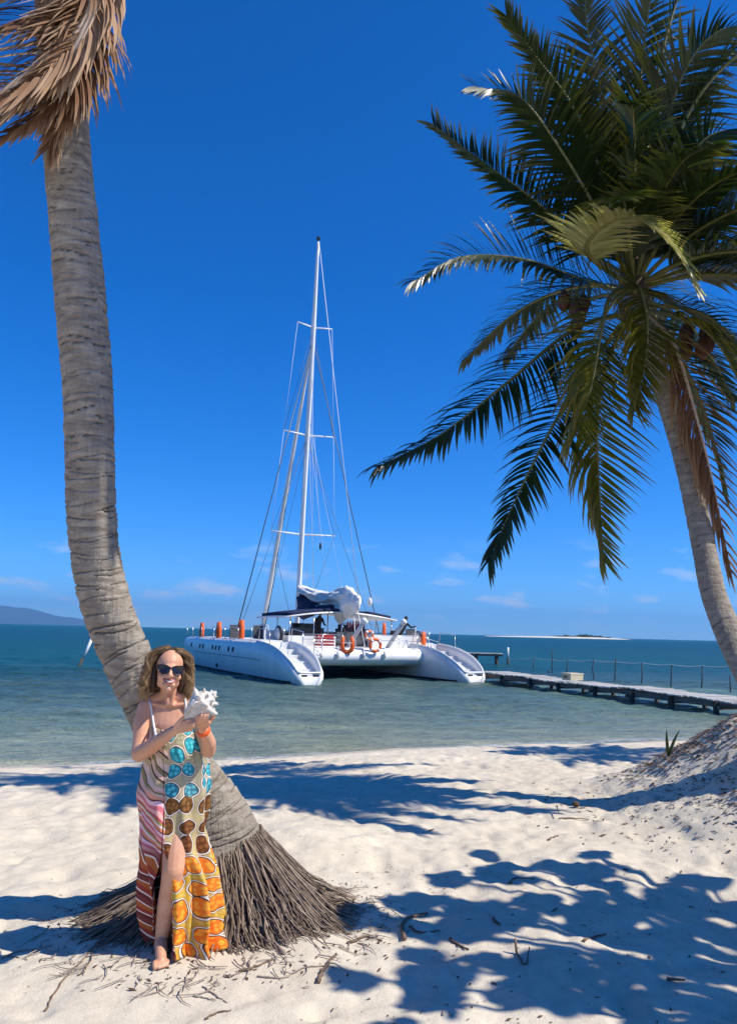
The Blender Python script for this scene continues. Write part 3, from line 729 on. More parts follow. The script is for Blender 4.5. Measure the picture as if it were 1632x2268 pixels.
crew('person in dark clothes standing at the helm under the sun roof', (-.95, 6.6, 1.41), R(15),
     [([(0, 0, .82), (.0, .0, 1.08), (.02, -.05, 1.33)], [.14, .15, .16]), ([(.02, -.05, 1.36), (.03, -.08, 1.5)], [.07, .06]),
      ([(-.09, 0, .80), (-.1, -.02, .42), (-.1, .03, .05)], [.09, .07, .05]), ([(.09, 0, .80), (.1, -.02, .42), (.1, .03, .05)], [.09, .07, .05]),
      ([(-.2, -.05, 1.33), (-.28, -.05, 1.08), (-.12, -.28, 1.0)], [.06, .05, .04]), ([(.22, -.05, 1.33), (.3, -.08, 1.08), (.22, -.32, 1.02)], [.06, .05, .04])], (.03, -.1, 1.62))
# ================================================================== palms
def leafmat(name, c1, c2, tip, trans=0.35, rough=0.38, spec=0.5):
    m = mat(name, c1, rough, spec); g = G(m)
    isl = g.n('ShaderNodeNewGeometry').outputs['Random Per Island']
    uv = g.n('ShaderNodeUVMap'); t = g.xyz(uv.outputs[0])
    c = g.mix(isl, c1, c2)
    c = g.mix(g.ramp(t[1], [(0.55, 0.0), (1.0, 0.8)]), c, tip)
    n = g.noise(g.mapping(uv.outputs[0], (6, 2, 1)), 2.0, 3)
    c = g.mix(g.ramp(n, [(.4, 0), (.75, .5)]), c, tuple(a * .6 for a in c1)); g.col(c)
    tr = g.n('ShaderNodeBsdfTranslucent'); g.set(tr.inputs['Color'], g.mix(1.0, c, (1.5, 1.6, .7), 'MULTIPLY'))
    mx = g.n('ShaderNodeMixShader'); mx.inputs[0].default_value = trans
    g.t.links.new(g.b.outputs[0], mx.inputs[1]); g.t.links.new(tr.outputs[0], mx.inputs[2]); g.t.links.new(mx.outputs[0], g.out.inputs['Surface'])
    return m
m_leaf = leafmat('palm_leaf', (.014, .030, .006), (.034, .052, .011), (.14, .125, .02), .24, .32)
m_leaf_y = leafmat('palm_leaf_yellow', (.10, .11, .012), (.20, .17, .02), (.30, .20, .04), .42, .30)
m_leaf_b = leafmat('palm_leaf_bleached', (.30, .29, .10), (.50, .46, .22), (.42, .32, .12), .4)
m_leaf_d = leafmat('palm_leaf_dry', (.14, .06, .03), (.32, .17, .09), (.48, .30, .18), .25, .7, .2)
m_leaf_p = leafmat('palm_leaf_straw', (.26, .135, .07), (.52, .34, .21), (.54, .37, .23), .18, .7, .2)
m_rach = speckled('palm_rachis', (.10, .11, .03), (.22, .20, .07), 14, .5, .2)
m_rach_d = speckled('dry_rachis', (.42, .29, .20), (.66, .52, .39), 9, .75, .4, .01, stretch=(1, 1, .4))

WIND = Vector((.55, .25, 0))
def frond(parent, path, lmax, n, leaf, rach, seed, up=(0, 0, 1), droop=.8, wind=.25, ang=55, wl=.036, r0=.035, side=(1, 1), start=.14, lift=.0, jit=.12, curl=.0, fold=0.0):
    """path: control points of the midrib (parent space)"""
    rnd = random.Random(seed); P = catmull(path, 40); P = [Vector(p) for p in P]
    e = MB().tube(P, [r0 * (1 - .88 * (i / 39) ** .8) for i in range(40)], 6)
    fr = empty('frond'); fr.parent = parent
    e.build('midrib', rach, fr, True)
    # arc length
    cum = [0]
    for a, b in zip(P[:-1], P[1:]): cum.append(cum[-1] + (b - a).length)
    L = cum[-1]; V = []; Fc = []; UV = []
    up = Vector(up)
    for sd in (-1, 1):
        cnt = int(n * (side[0] if sd < 0 else side[1]))
        for i in range(cnt):
            s = start + (1 - start) * (i + rnd.uniform(-.25, .25)) / max(1, cnt - 1); s = min(max(s, start * .8), .998)
            d_ = s * L; k = max(0, min(38, int(np.searchsorted(cum, d_) - 1))); f_ = (d_ - cum[k]) / max(1e-6, cum[k + 1] - cum[k])
            p0 = P[k].lerp(P[k + 1], f_); t = (P[k + 1] - P[k]).normalized()
            sv = t.cross(up); 
            if sv.length < .05: sv = t.cross(Vector((1, 0, 0)))
            sv.normalize(); nv = sv.cross(t).normalized(); sv = sv * sd
            A = R(ang * (1 - .55 * max(0, (s - .55) / .45)) + rnd.uniform(-7, 7))
            le = lmax * (.42 + .58 * math.sin(math.pi * min(1, (s * 1.05 + .10)) ** .9)) * rnd.uniform(1 - jit, 1 + jit)
            if rnd.random() < .03: le *= .5
            d = (t * math.cos(A) + (sv * math.cos(fold) + nv * math.sin(fold)) * math.sin(A) + nv * (.22 + lift + rnd.uniform(-.08, .08))).normalized()
            wv = nv if abs(d.dot(nv)) < .9 else t
            b = d.cross(wv).normalized(); S = 5; q = p0.copy(); base = len(V)
            dr = droop * rnd.uniform(.75, 1.25); tw = rnd.uniform(-.5, .5)
            for j in range(S + 1):
                u = j / S
                wd = wl * (.55 + .45 * min(1, u * 5)) * (1 - u ** 2.2) + .0015
                bb = (b * math.cos(tw * u + .5 * sd) + d.cross(b) * math.sin(tw * u + .5 * sd)).normalized()
                V.append(q - bb * wd / 2); V.append(q + bb * wd / 2); UV.append((0, u)); UV.append((1, u))
                d = (d + (Vector((0, 0, -1)) * dr * (.35 + u) + WIND * wind * 2 + Vector((rnd.uniform(-1, 1), rnd.uniform(-1, 1), rnd.uniform(-1, 1))) * .05 + nv * curl) / S).normalized()
                b = (b - d * b.dot(d)).normalized(); q = q + d * le / S
            for j in range(S): a = base + 2 * j; Fc.append((a, a + 1, a + 3, a + 2))
    me = MB().add(V, Fc).mesh('leaflets'); uvl = me.uv_layers.new(name='UVMap')
    li = np.zeros(len(me.loops), int); me.loops.foreach_get('vertex_index', li); uvl.data.foreach_set('uv', np.array(UV)[li].ravel())
    o = link('leaflets', me, fr, leaf); o['kind'] = 'stuff'
    return fr

def trunk_mesh(ctrl, nring, nseg, seed, ringstep=.055, depth=.012):
    """ctrl rows: x, y, z, radius. Scarred, slightly stepped trunk."""
    P = catmull(ctrl, nring); rings = []; sc = []; up = None; s = 0; rnd = np.random.RandomState(seed)
    cum = np.concatenate([[0], np.cumsum(np.linalg.norm(np.diff(P[:, :3], axis=0), axis=1))])
    # irregular scars
    marks = [0.0]
    while marks[-1] < cum[-1] + .3: marks.append(marks[-1] + ringstep * rnd.uniform(.55, 1.6))
    marks = np.array(marks); tilt = rnd.uniform(-.5, .5, (len(marks) + 2, 2)) * ringstep * 1.0; dep = rnd.uniform(.3, 1.3, len(marks) + 2)
    ang = np.linspace(0, 2 * math.pi, nseg, endpoint=False)
    for i in range(nring):
        p = Vector(P[i, :3]); t = Vector(P[min(i + 1, nring - 1), :3] - P[max(i - 1, 0), :3]).normalized()
        if up is None: up = (Vector((0, 1, 0)) - t * t.y).normalized()
        up = (up - t * up.dot(t)).normalized(); b = t.cross(up)
        sa = cum[i] + 0.010 * np.sin(ang * 2 + cum[i] * 3) + .012 * fbm(np.cos(ang) * 1.6 + cum[i] * 5, np.sin(ang) * 1.6, seed, 3)
        idx = np.searchsorted(marks, sa) - 1; idx = np.clip(idx, 0, len(marks) - 2)
        sb = sa + tilt[idx, 0] * np.cos(ang) + tilt[idx, 1] * np.sin(ang)
        idx = np.clip(np.searchsorted(marks, sb) - 1, 0, len(marks) - 2)
        fr = (sb - marks[idx]) / (marks[idx + 1] - marks[idx])
        prof = np.where(fr < .16, -1.0 * (1 - fr / .16), .0) * dep[idx] + .35 * fr - .15
        rough = fbm(np.cos(ang) * 5 + 9, np.sin(ang) * 5 + cum[i] * 22, seed + 3, 3)
        r = P[i, 3] * (1 + .03 * np.sin(ang * 3 + cum[i] * 1.3)) + depth * prof + depth * 1.1 * rough
        rings.append([p + (up * math.cos(a) + b * math.sin(a)) * rr for a, rr in zip(ang, r)]); sc.append(np.clip(-prof, 0, 1.4) + .0 * r)
    me = MB().rings(rings).mesh('trunk', True)
    at_ = me.attributes.new('scar', 'FLOAT', 'POINT'); at_.data.foreach_set('value', np.concatenate(sc))
    return me
m_trunk = mat('palm_bark', (.3, .27, .23), .92, .12); g = G(m_trunk); p = g.pos()
n = g.noise(g.mapping(p, (6, 6, 22)), 1.0, 6, .65); n2 = g.noise(p, 5, 5, .6); n3 = g.noise(g.mapping(p, (55, 55, 6)), 1.0, 4, .6); n4 = g.noise(g.mapping(p, (9, 9, 30)), 1.0, 3, .6)
c = g.ramp(n, [(.28, (.20, .16, .12)), (.55, (.365, .315, .25)), (.78, (.50, .45, .38))])
c = g.mix(g.ramp(n2, [(.45, 0), (.75, .55)]), c, (.22, .19, .155)); c = g.mix(g.ramp(n3, [(.5, 0), (.8, .45)]), c, (.13, .105, .085))
c = g.mix(g.ramp(n4, [(.76, 0), (.80, .8)]), c, (.06, .05, .04))
sa_ = g.n('ShaderNodeAttribute', attribute_name='scar').outputs['Fac']
c = g.mix(g.ramp(sa_, [(.12, 0), (.8, .62)]), c, (.11, .09, .072))
g.col(c); g.bump(g.math('ADD', n, g.math('MULTIPLY', n3, .7)), .8, .025)

def pw_(x, y, Y, w):
    """trunk control point: photo position, distance, apparent width -> x, y, z, radius"""
    p_ = at(x, y, Y); dep = p_.y * _cp + (p_.z - CAM_H) * _sp
    return (p_.x, p_.y, p_.z, w / F * dep / 2)

# ------------------------------------------------ the big leaning palm
rows = [(490, 1985, 5.00, 235), (492, 1910, 5.00, 200), (482, 1845, 4.99, 172), (460, 1790, 4.98, 150), (420, 1725, 4.94, 132), (378, 1640, 4.88, 120), (322, 1535, 4.81, 110), (281, 1450, 4.78, 107), (248, 1371, 4.74, 106), (225, 1291, 4.71, 106), (211, 1210, 4.68, 104), (203, 1120, 4.65, 105), (200, 1010, 4.61, 104), (194, 850, 4.56, 106), (179, 680, 4.50, 108), (165, 520, 4.44, 104), (151, 366, 4.39, 100), (140, 200, 4.35, 96), (130, 40, 4.32, 92), (122, -120, 4.30, 92), (116, -300, 4.28, 96), (112, -420, 4.27, 100)]
ctrl = [pw_(*r) for r in rows]
b0 = Vector(ctrl[0][:3]); gz = ground(b0.x, b0.y)
ctrl = [(c_[0] - b0.x, c_[1] - b0.y, c_[2] - gz, c_[3]) for c_ in ctrl]
palm = tag(empty('palm_tree', (b0.x, b0.y, gz)), 'big grey leaning coconut palm rooted behind the woman, with dry hanging fronds', 'palm tree')
ctrl = [(ctrl[0][0] + .02, ctrl[0][1] + .01, -.12, ctrl[0][3] * 1.05)] + ctrl
tk = link('trunk', trunk_mesh(ctrl, 900, 64, 3, .058, .014), palm, m_trunk)
# root boss: a thatch of stiff roots spreading from the trunk foot
m_root = mat('root_fibre', (.12, .09, .07), .9, .15); g = G(m_root)
isl = g.n('ShaderNodeNewGeometry').outputs['Random Per Island']; oi = g.n('ShaderNodeObjectInfo').outputs['Random']
n = g.noise(g.mapping(g.coord(), (30, 30, 8)), 1.0, 4)
c = g.ramp(g.math('FRACT', g.math('ADD', isl, oi)), [(0, (.13, .092, .066)), (.5, (.26, .195, .145)), (1, (.42, .33, .25))]); c = g.mix(g.ramp(n, [(.4, 0), (.7, .6)]), c, (.07, .05, .04)); g.col(c); g.bump(n, .5, .01)
rnd = random.Random(12)
def root_path(a, reach, h0, r0):
    """a: bearing; starts on the trunk foot and runs down and out to the sand"""
    d = Vector((math.cos(a), math.sin(a), 0)); tan_ = Vector((-d.y, d.x, 0)); pts = []
    lean = Vector((-.06, -.02, 0)); hv_ = rnd.uniform(-.01, .035); sw = rnd.uniform(-.11, .11) * (2.6 if rnd.random() < .12 else 1); wv_ = rnd.uniform(-.02, .02); ph_ = rnd.uniform(0, 6)
    for i in range(8):
        t = i / 7; rr = r0 + (reach - r0) * (t ** .82)
        p_ = d * rr + lean * (h0 * (1 - t)) + tan_ * (sw * t + wv_ * math.sin(t * 5 + ph_) + rnd.uniform(-.009, .009) * (1 + 1.5 * t))
        gg = ground(b0.x + p_.x, b0.y + p_.y) - gz
        hgt = h0 * (1 - t) ** 2.0 + .025 * (1 - t) + hv_ * math.sin(math.pi * t)
        p_.z = gg + hgt + rnd.uniform(-.004, .004) - (.012 if i == 7 else 0)
        pts.append(p_)
    return pts
def reach_for(a):
    d = (math.cos(a), math.sin(a))
    return .58 + .20 * abs(d[0]) ** 2 + (.04 if d[0] < 0 else 0.03)
def root_mb(mb, a, k=1.0, h=None, thick=None):
    h0 = h if h is not None else rnd.uniform(.04, .40); r0 = np.interp(h0, [0, .2, .42, .5], [.40, .32, .245, .225]); rc = reach_for(a) * k * rnd.choice((rnd.uniform(.55, .9), rnd.uniform(.8, 1.12)))
    h0 *= .74 + .20 * math.cos(a); th = (thick or rnd.uniform(.006, .011)) * .58
    return mb.tube(root_path(a, max(rc, r0 + .15), h0, r0), [th * 1.1, th * 1.15, th * 1.1, th, th, th * .9, th * .7, th * .35], 5)
core = MB(); rings = []
for i in range(9):
    t = i / 8; zz_ = -.06 + .34 * t
    rings.append([(np.interp(t, [0, .15, .5, 1], [.50, .38, .27, .22]) * math.cos(a) - .04 * t, np.interp(t, [0, .15, .5, 1], [.46, .37, .27, .22]) * math.sin(a), zz_) for a in np.linspace(0, 2 * math.pi, 28, endpoint=False)])
core.rings(rings).build('root_boss', m_root, palm, True)
for i in range(280):                                     # the ones one can pick out, facing the open beach
    a = rnd.uniform(math.pi * .98, math.pi * 2.12)
    root_mb(MB(), a, thick=rnd.uniform(.007, .013)).build('root', m_root, palm, True)
mat_ = MB()
for i in range(3200): root_mb(mat_, rnd.uniform(0, 2 * math.pi), h=rnd.uniform(.0, .42), thick=rnd.uniform(.003, .009))
tag(mat_.build('root_thatch', m_root, palm, True), kind='stuff')
def A_(x, y, Y): p_ = at(x, y, Y); return (p_.x - b0.x, p_.y - b0.y, p_.z - gz)
# dry fronds hanging off the crown into view
frond(palm, [A_(262, -190, 4.10), A_(215, 10, 3.98), A_(120, 130, 3.92), A_(-60, 260, 3.88), A_(-170, 400, 3.9)], .50, 62, m_leaf_p, m_rach_d, 1, up=(.25, -.9, .35), droop=.8, wind=-.45, ang=40, wl=.034, r0=.075, start=.10, jit=.2)
frond(palm, [A_(205, -60, 4.16), A_(196, 70, 4.08), A_(172, 185, 4.05), A_(135, 255, 4.06), A_(112, 320, 4.1)], .40, 58, m_leaf_d, m_rach_d, 2, up=(.5, -.8, .2), droop=1.1, wind=-.3, ang=52, wl=.026, r0=.045, start=.12, jit=.25)
frond(palm, [A_(250, -240, 4.25), A_(150, -90, 4.18), A_(60, -30, 4.12), A_(-60, 40, 4.1), A_(-160, 160, 4.1)], .62, 60, m_leaf_d, m_rach_d, 3, up=(.1, -.6, .8), droop=.7, wind=-.3, ang=46, wl=.026, r0=.04, jit=.25)
frond(palm, [A_(185, -40, 4.3), A_(160, 90, 4.22), A_(90, 200, 4.18), A_(0, 250, 4.15), A_(-90, 330, 4.15)], .46, 64, m_leaf_d, m_rach_d, 4, up=(.1, -.5, .85), droop=1.2, wind=-.25, ang=50, wl=.03, r0=.04, jit=.25)
frond(palm, [A_(205, 40, 4.12), A_(180, 150, 4.10), A_(150, 235, 4.1), A_(134, 290, 4.1), A_(128, 345, 4.1)], .24, 24, m_leaf_p, m_rach_d, 5, up=(.2, -.9, .2), droop=2.4, wind=.0, ang=30, wl=.022, r0=.03, start=.5, jit=.35)
frond(palm, [A_(235, -120, 4.2), A_(236, -30, 4.15), A_(226, 40, 4.12), A_(214, 80, 4.12), A_(206, 120, 4.12)], .16, 14, m_leaf_p, m_rach_d, 6, up=(.2, -.9, .2), droop=2.2, wind=.0, ang=24, wl=.016, r0=.02, start=.35, jit=.35)
frond(palm, [A_(240, -150, 4.12), A_(190, -50, 4.02), A_(110, 20, 3.98), A_(20, 60, 3.95), A_(-80, 130, 3.95)], .46, 60, m_leaf_d, m_rach_d, 7, up=(.2, -.8, .5), droop=1.0, wind=-.35, ang=46, wl=.03, r0=.045, jit=.25)
frond(palm, [A_(225, -110, 4.05), A_(205, 30, 3.95), A_(150, 140, 3.92), A_(60, 215, 3.9), A_(-40, 300, 3.9)], .34, 60, m_leaf_p, m_rach_d, 8, up=(.3, -.85, .3), droop=1.3, wind=-.35, ang=36, wl=.03, r0=.05, jit=.3)
frond(palm, [A_(215, -60, 4.14), A_(200, 60, 4.06), A_(165, 170, 4.02), A_(95, 250, 4.0), A_(20, 300, 4.0)], .40, 60, m_leaf_d, m_rach_d, 9, up=(.3, -.8, .4), droop=1.3, wind=-.3, ang=44, wl=.03, r0=.04, jit=.3)
# live crown above the picture, most fronds bunched sunward just to shade the trunk
CR = A_(116, -360, 4.28)
for i in range(24):
    if i < 17: a = math.atan2(SUN_H.y, SUN_H.x) + (.04 + .34 * i / 16); el = [.0, .10, -.06, .05][i % 4]; Lf = 3.9 + .3 * math.sin(i * 1.7)
    else: a = R(140) + R(17) * (i - 17); el = [.95, .7, 1.1][i % 3]; Lf = 2.6
    d = Vector((math.cos(a), math.sin(a), 0)); c0 = Vector(CR)
    pts = [c0 + d * (Lf * t) * math.cos(el * .8) + Vector((0, 0, Lf * (math.sin(el) * t - (.10 if i < 17 else .3) * t * t))) for t in (0, .25, .5, .75, 1)]
    frond(palm, pts, .42 if i < 17 else .6, 80, m_leaf, m_rach, 30 + i, droop=.8, wl=.055, start=.54 if i < 17 else .2)
m_husk = speckled('crown_fibre', (.05, .035, .02), (.12, .085, .05), 12, .9, .5)
MB().tube([Vector(CR) + Vector((0, 0, -.25)), Vector(CR) + Vector((0, 0, .1)), Vector(CR) + Vector((0, 0, .45))], [.17, .2, .06], 12).build('crown_shaft', m_husk, palm, True)

# ------------------------------------------------ the green palm on the mound
rows = [(1800, 1640, 7.0, 80), (1735, 1590, 7.2, 72), (1680, 1530, 7.42, 65), (1634, 1450, 7.65, 60), (1600, 1372, 7.85, 56), (1578, 1310, 7.98, 53), (1560, 1220, 8.14, 50), (1541, 1125, 8.28, 48), (1522, 1040, 8.38, 47), (1500, 960, 8.5, 46), (1468, 860, 8.5, 46), (1436, 770, 8.5, 48), (1412, 690, 8.5, 54), (1400, 620, 8.5, 60)]
ctrl = [pw_(*r) for r in rows]; b1 = Vector(ctrl[0][:3]); gz1 = ground(b1.x, b1.y)
ctrl = [(c_[0] - b1.x, c_[1] - b1.y, c_[2] - gz1, c_[3]) for c_ in ctrl]; ctrl = [(.06, 0, min(-.1, ctrl[0][2] - .1), ctrl[0][3] * 1.2)] + ctrl
green = tag(empty('palm_tree', (b1.x, b1.y, gz1)), 'slender coconut palm with full green wind-blown crown rising from the sand mound', 'palm tree')
link('trunk', trunk_mesh(ctrl, 380, 32, 9, .075, .009), green, m_trunk)
def B_(x, y, Y): p_ = at(x, y, Y); return (p_.x - b1.x, p_.y - b1.y, p_.z - gz1)
FR = [  # control points (photo position, distance), leaflet length, count, material, keyword options
    ([(1400, 690, 8.5), (1270, 730, 8.4), (1120, 850, 8.2), (980, 960, 8.1), (842, 1032, 8.0)], .62, 66, m_leaf, dict(droop=1.25, start=.22, up=(.0, -.75, .65), wind=.1)),
    ([(1400, 700, 8.45), (1310, 800, 8.2), (1220, 950, 8.0), (1140, 1110, 7.9), (1084, 1240, 7.9)], .58, 66, m_leaf, dict(droop=.75, start=.16, up=(-.3, -.9, .3), wind=.25)),
    ([(1400, 640, 8.3), (1352, 655, 7.9), (1330, 740, 7.6), (1310, 850, 7.5), (1275, 960, 7.5)], .80, 70, m_leaf_y, dict(droop=.55, start=.10, up=(.1, -1, .1), wind=.75, side=(.9, 1.1), wl=.036, ang=62)),
    ([(1395, 700, 8.5), (1345, 800, 8.35), (1322, 930, 8.3), (1326, 1080, 8.25), (1335, 1235, 8.2)], .70, 66, m_leaf_y, dict(droop=.75, start=.2, up=(-.1, -1, .1), wind=.85, side=(.8, 1.1), ang=52)),
    ([(1400, 650, 8.5), (1300, 625, 8.35), (1160, 575, 8.2), (1020, 570, 8.1), (918, 625, 8.05)], .60, 70, m_leaf, dict(droop=.75, start=.2, up=(-.1, -.85, .5), lift=.15)),
    ([(1400, 620, 8.55), (1310, 560, 8.5), (1190, 450, 8.4), (1070, 360, 8.3), (962, 280, 8.2)], .56, 68, m_leaf, dict(droop=.25, start=.2, up=(-.5, -.75, .45), lift=.1, wind=.3)),
    ([(1400, 600, 8.6), (1330, 480, 8.4), (1240, 330, 8.2), (1150, 215, 8.05), (1058, 195, 8.0)], .66, 70, m_leaf, dict(droop=.45, start=.2, up=(-.5, -.8, .3), wind=.25)),
    ([(1400, 600, 8.6), (1345, 420, 8.5), (1270, 240, 8.4), (1190, 130, 8.3), (1125, 40, 8.25)], .62, 66, m_leaf, dict(droop=.1, start=.25, up=(-.6, -.75, .3), wind=.2, lift=.2)),
    ([(1400, 600, 8.6), (1370, 400, 8.7), (1330, 200, 8.7), (1300, 60, 8.7), (1290, -120, 8.6)], .68, 64, m_leaf, dict(droop=.3, start=.15, up=(-.3, -.9, .2))),
    ([(1410, 600, 8.6), (1410, 380, 8.6), (1420, 150, 8.6), (1450, -60, 8.5), (1500, -240, 8.4)], .72, 66, m_leaf, dict(droop=.35, start=.12, up=(.1, -1, .1))),
    ([(1415, 600, 8.5), (1450, 380, 8.3), (1510, 170, 8.1), (1590, 70, 8.0), (1700, 60, 8.0)], .80, 66, m_leaf, dict(droop=.8, start=.12, up=(.2, -.9, .4), wind=.3)),
    ([(1415, 610, 8.4), (1480, 430, 8.0), (1560, 310, 7.8), (1650, 300, 7.7), (1740, 400, 7.7)], .74, 64, m_leaf, dict(droop=.9, start=.12, up=(.2, -.7, .6))),
    ([(1420, 630, 8.5), (1510, 580, 8.4), (1600, 560, 8.3), (1700, 600, 8.3), (1790, 700, 8.3)], .66, 64, m_leaf, dict(droop=1.0, start=.15)),
    ([(1405, 640, 8.3), (1300, 560, 7.7), (1345, 495, 7.3), (1420, 488, 7.0), (1500, 560, 6.85), (1540, 640, 6.85)], .50, 80, m_leaf_b, dict(droop=.55, start=.30, up=(.15, -.45, .88), wl=.038, wind=.1, ang=66)),
    ([(1420, 680, 8.5), (1500, 680, 8.3), (1580, 710, 8.2), (1660, 800, 8.1), (1720, 930, 8.1)], .62, 64, m_leaf, dict(droop=1.3, start=.15)),
    ([(1430, 700, 8.4), (1490, 760, 8.2), (1540, 920, 8.1), (1580, 1080, 8.1), (1615, 1260, 8.1)], .62, 64, m_leaf_d, dict(droop=1.1, start=.1, up=(-.2, -1, .1), wind=.5, side=(.35, 1.15), ang=38, wl=.03)),
    ([(1425, 690, 8.4), (1500, 700, 8.0), (1570, 740, 7.8), (1630, 830, 7.7), (1680, 960, 7.7)], .60, 60, m_leaf_y, dict(droop=1.2, start=.2)),
    ([(1405, 620, 8.6), (1380, 470, 8.9), (1350, 330, 9.2), (1330, 260, 9.6), (1310, 260, 10.0)], .75, 60, m_leaf, dict(droop=.8, start=.1)),
    ([(1410, 610, 8.7), (1440, 450, 9.1), (1490, 330, 9.5), (1540, 300, 9.9), (1590, 330, 10.2)], .75, 60, m_leaf, dict(droop=.8, start=.1)),
    ([(1400, 620, 8.4), (1400, 470, 8.0), (1405, 330, 7.7), (1400, 240, 7.4), (1390, 230, 7.1)], .70, 60, m_leaf, dict(droop=.7, start=.1, up=(0, -.5, .8))),
    ([(1400, 610, 8.5), (1430, 300, 8.3), (1480, 60, 8.1), (1540, -90, 8.0), (1640, -160, 7.9)], .75, 60, m_leaf, dict(droop=.6, start=.15)),
    ([(1410, 600, 8.4), (1500, 300, 8.1), (1600, 150, 7.9), (1700, 100, 7.8), (1800, 130, 7.7)], .85, 64, m_leaf, dict(droop=.9, start=.12, wind=.1)),
    ([(1405, 620, 8.7), (1380, 520, 9.3), (1360, 480, 9.9), (1340, 490, 10.4), (1320, 560, 10.8)], .75, 60, m_leaf, dict(droop=1.0, start=.1)),
    ([(1410, 650, 8.5), (1460, 720, 8.6), (1520, 820, 8.7), (1570, 940, 8.8), (1600, 1080, 8.8)], .62, 60, m_leaf, dict(droop=1.0, start=.15, wind=.5)),
    ([(1410, 600, 8.6), (1470, 360, 8.8), (1560, 170, 9.0), (1660, 110, 9.2), (1760, 140, 9.4)], .75, 60, m_leaf, dict(droop=.8, start=.15)),
]
for i, (pts, lm, n_, ml, kw) in enumerate(FR):
    kw.setdefault('wl', .041); kw['jit'] = .22
    frond(green, [B_(*p_) for p_ in pts], lm * 1.1, int(n_ * 1.15), ml, m_rach_d if ml is m_leaf_d else m_rach, 100 + i, **kw)
rnd = random.Random(8); top = Vector(B_(1402, 640, 8.5))
for i, (azd, el, Lf) in enumerate([(-62, .22, 2.7), (-46, .35, 2.8), (-34, .15, 2.8), (-22, .4, 2.7), (-50, .7, 2.8), (-70, .85, 2.6), (-112, .6, 2.5), (-90, .9, 2.7), (90, .4, 2.6), (60, .7, 2.6), (120, .6, 2.6), (140, .5, 2.5), (40, .3, 2.5)]):
    a = R(azd); d = Vector((math.cos(a), math.sin(a), 0))
    pts = [top + d * (Lf * t) * math.cos(el * .8) + Vector((0, 0, Lf * (math.sin(el) * t - .62 * t * t))) for t in (0, .25, .5, .75, 1)]
    frond(green, pts, .66, 74, m_leaf, m_rach, 300 + i, droop=.8, wl=.046, jit=.2, wind=.3, start=.18)
for i, (pts, lm) in enumerate([([(1402, 650, 8.4), (1415, 640, 8.0), (1432, 710, 7.7), (1428, 800, 7.6), (1405, 900, 7.55)], .70)]):
    frond(green, [B_(*p_) for p_ in pts], lm, 84, m_leaf_y, m_rach, 400 + i, droop=.75, wind=.6, up=(.1, -1, .15), wl=.042, jit=.2, start=.08)
m_nut = speckled('ripening_coconut', (.05, .02, .012), (.10, .04, .02), 5, .6, .2)
rnd = random.Random(5)
for cx, cy, cY, k in ((1272, 690, 8.3, 6), (1540, 745, 8.3, 6)):
    c0 = Vector(B_(cx, cy, cY)); st_ = Vector(B_(1400, 660, 8.4))
    for j in range(k):
        o = Vector((rnd.uniform(-.13, .13), rnd.uniform(-.12, .12), rnd.uniform(-.17, .15)))
        MB().tube([c0 + o + Vector((0, 0, .12)), c0 + o + Vector((0, 0, .05)), c0 + o - Vector((0, 0, .02)), c0 + o - Vector((0, 0, .10)), c0 + o - Vector((0, 0, .14))], [.02, .065, .08, .055, .012], 10).build('coconut', m_nut, green, True)
    MB().tube([st_, st_.lerp(c0, .5) + Vector((0, 0, .12)), c0 + Vector((0, 0, .1))], [.03, .022, .014], 6).build('fruit_stalk', m_rach, green, True)
MB().tube([Vector(B_(1408, 720, 8.5)), Vector(B_(1402, 650, 8.5)), Vector(B_(1400, 570, 8.52))], [.15, .2, .1], 12).build('crown_shaft', m_husk, green, True)

# ------------------------------------------------ trees standing right of the view: they throw the broken shade
def plain_palm(label, x, y, h, lean, seed, nf=22, Lf=2.6):
    z = ground(x, y); e = tag(empty('palm_tree', (x, y, z)), label, 'palm tree')
    c_ = [(lean[0] * t * t, lean[1] * t * t, -.15 + (h + .15) * t, .16 - .05 * t) for t in (0, .2, .4, .6, .8, 1)]
    link('trunk', trunk_mesh(c_, 200, 24, seed, .08, .008), e, m_trunk); top = Vector((lean[0], lean[1], h))
    for i in range(nf):
        a = i * 2.399 + seed; el = [.95, .5, .1, 1.2, .7, -.1][i % 6]; d = Vector((math.cos(a), math.sin(a), 0)); l = Lf * (1 + .12 * math.sin(i * 2.1))
        frond(e, [top + d * (l * t) * math.cos(el * .8) + Vector((0, 0, l * (math.sin(el) * t - .6 * t * t))) for t in (0, .25, .5, .75, 1)], .62, 40, m_leaf, m_rach, seed * 50 + i, droop=.9, wl=.05)
    return e
plain_palm('green coconut palm standing on the beach just past the sand mound', 9.3, 11.6, 5.4, (-.4, .2), 7)

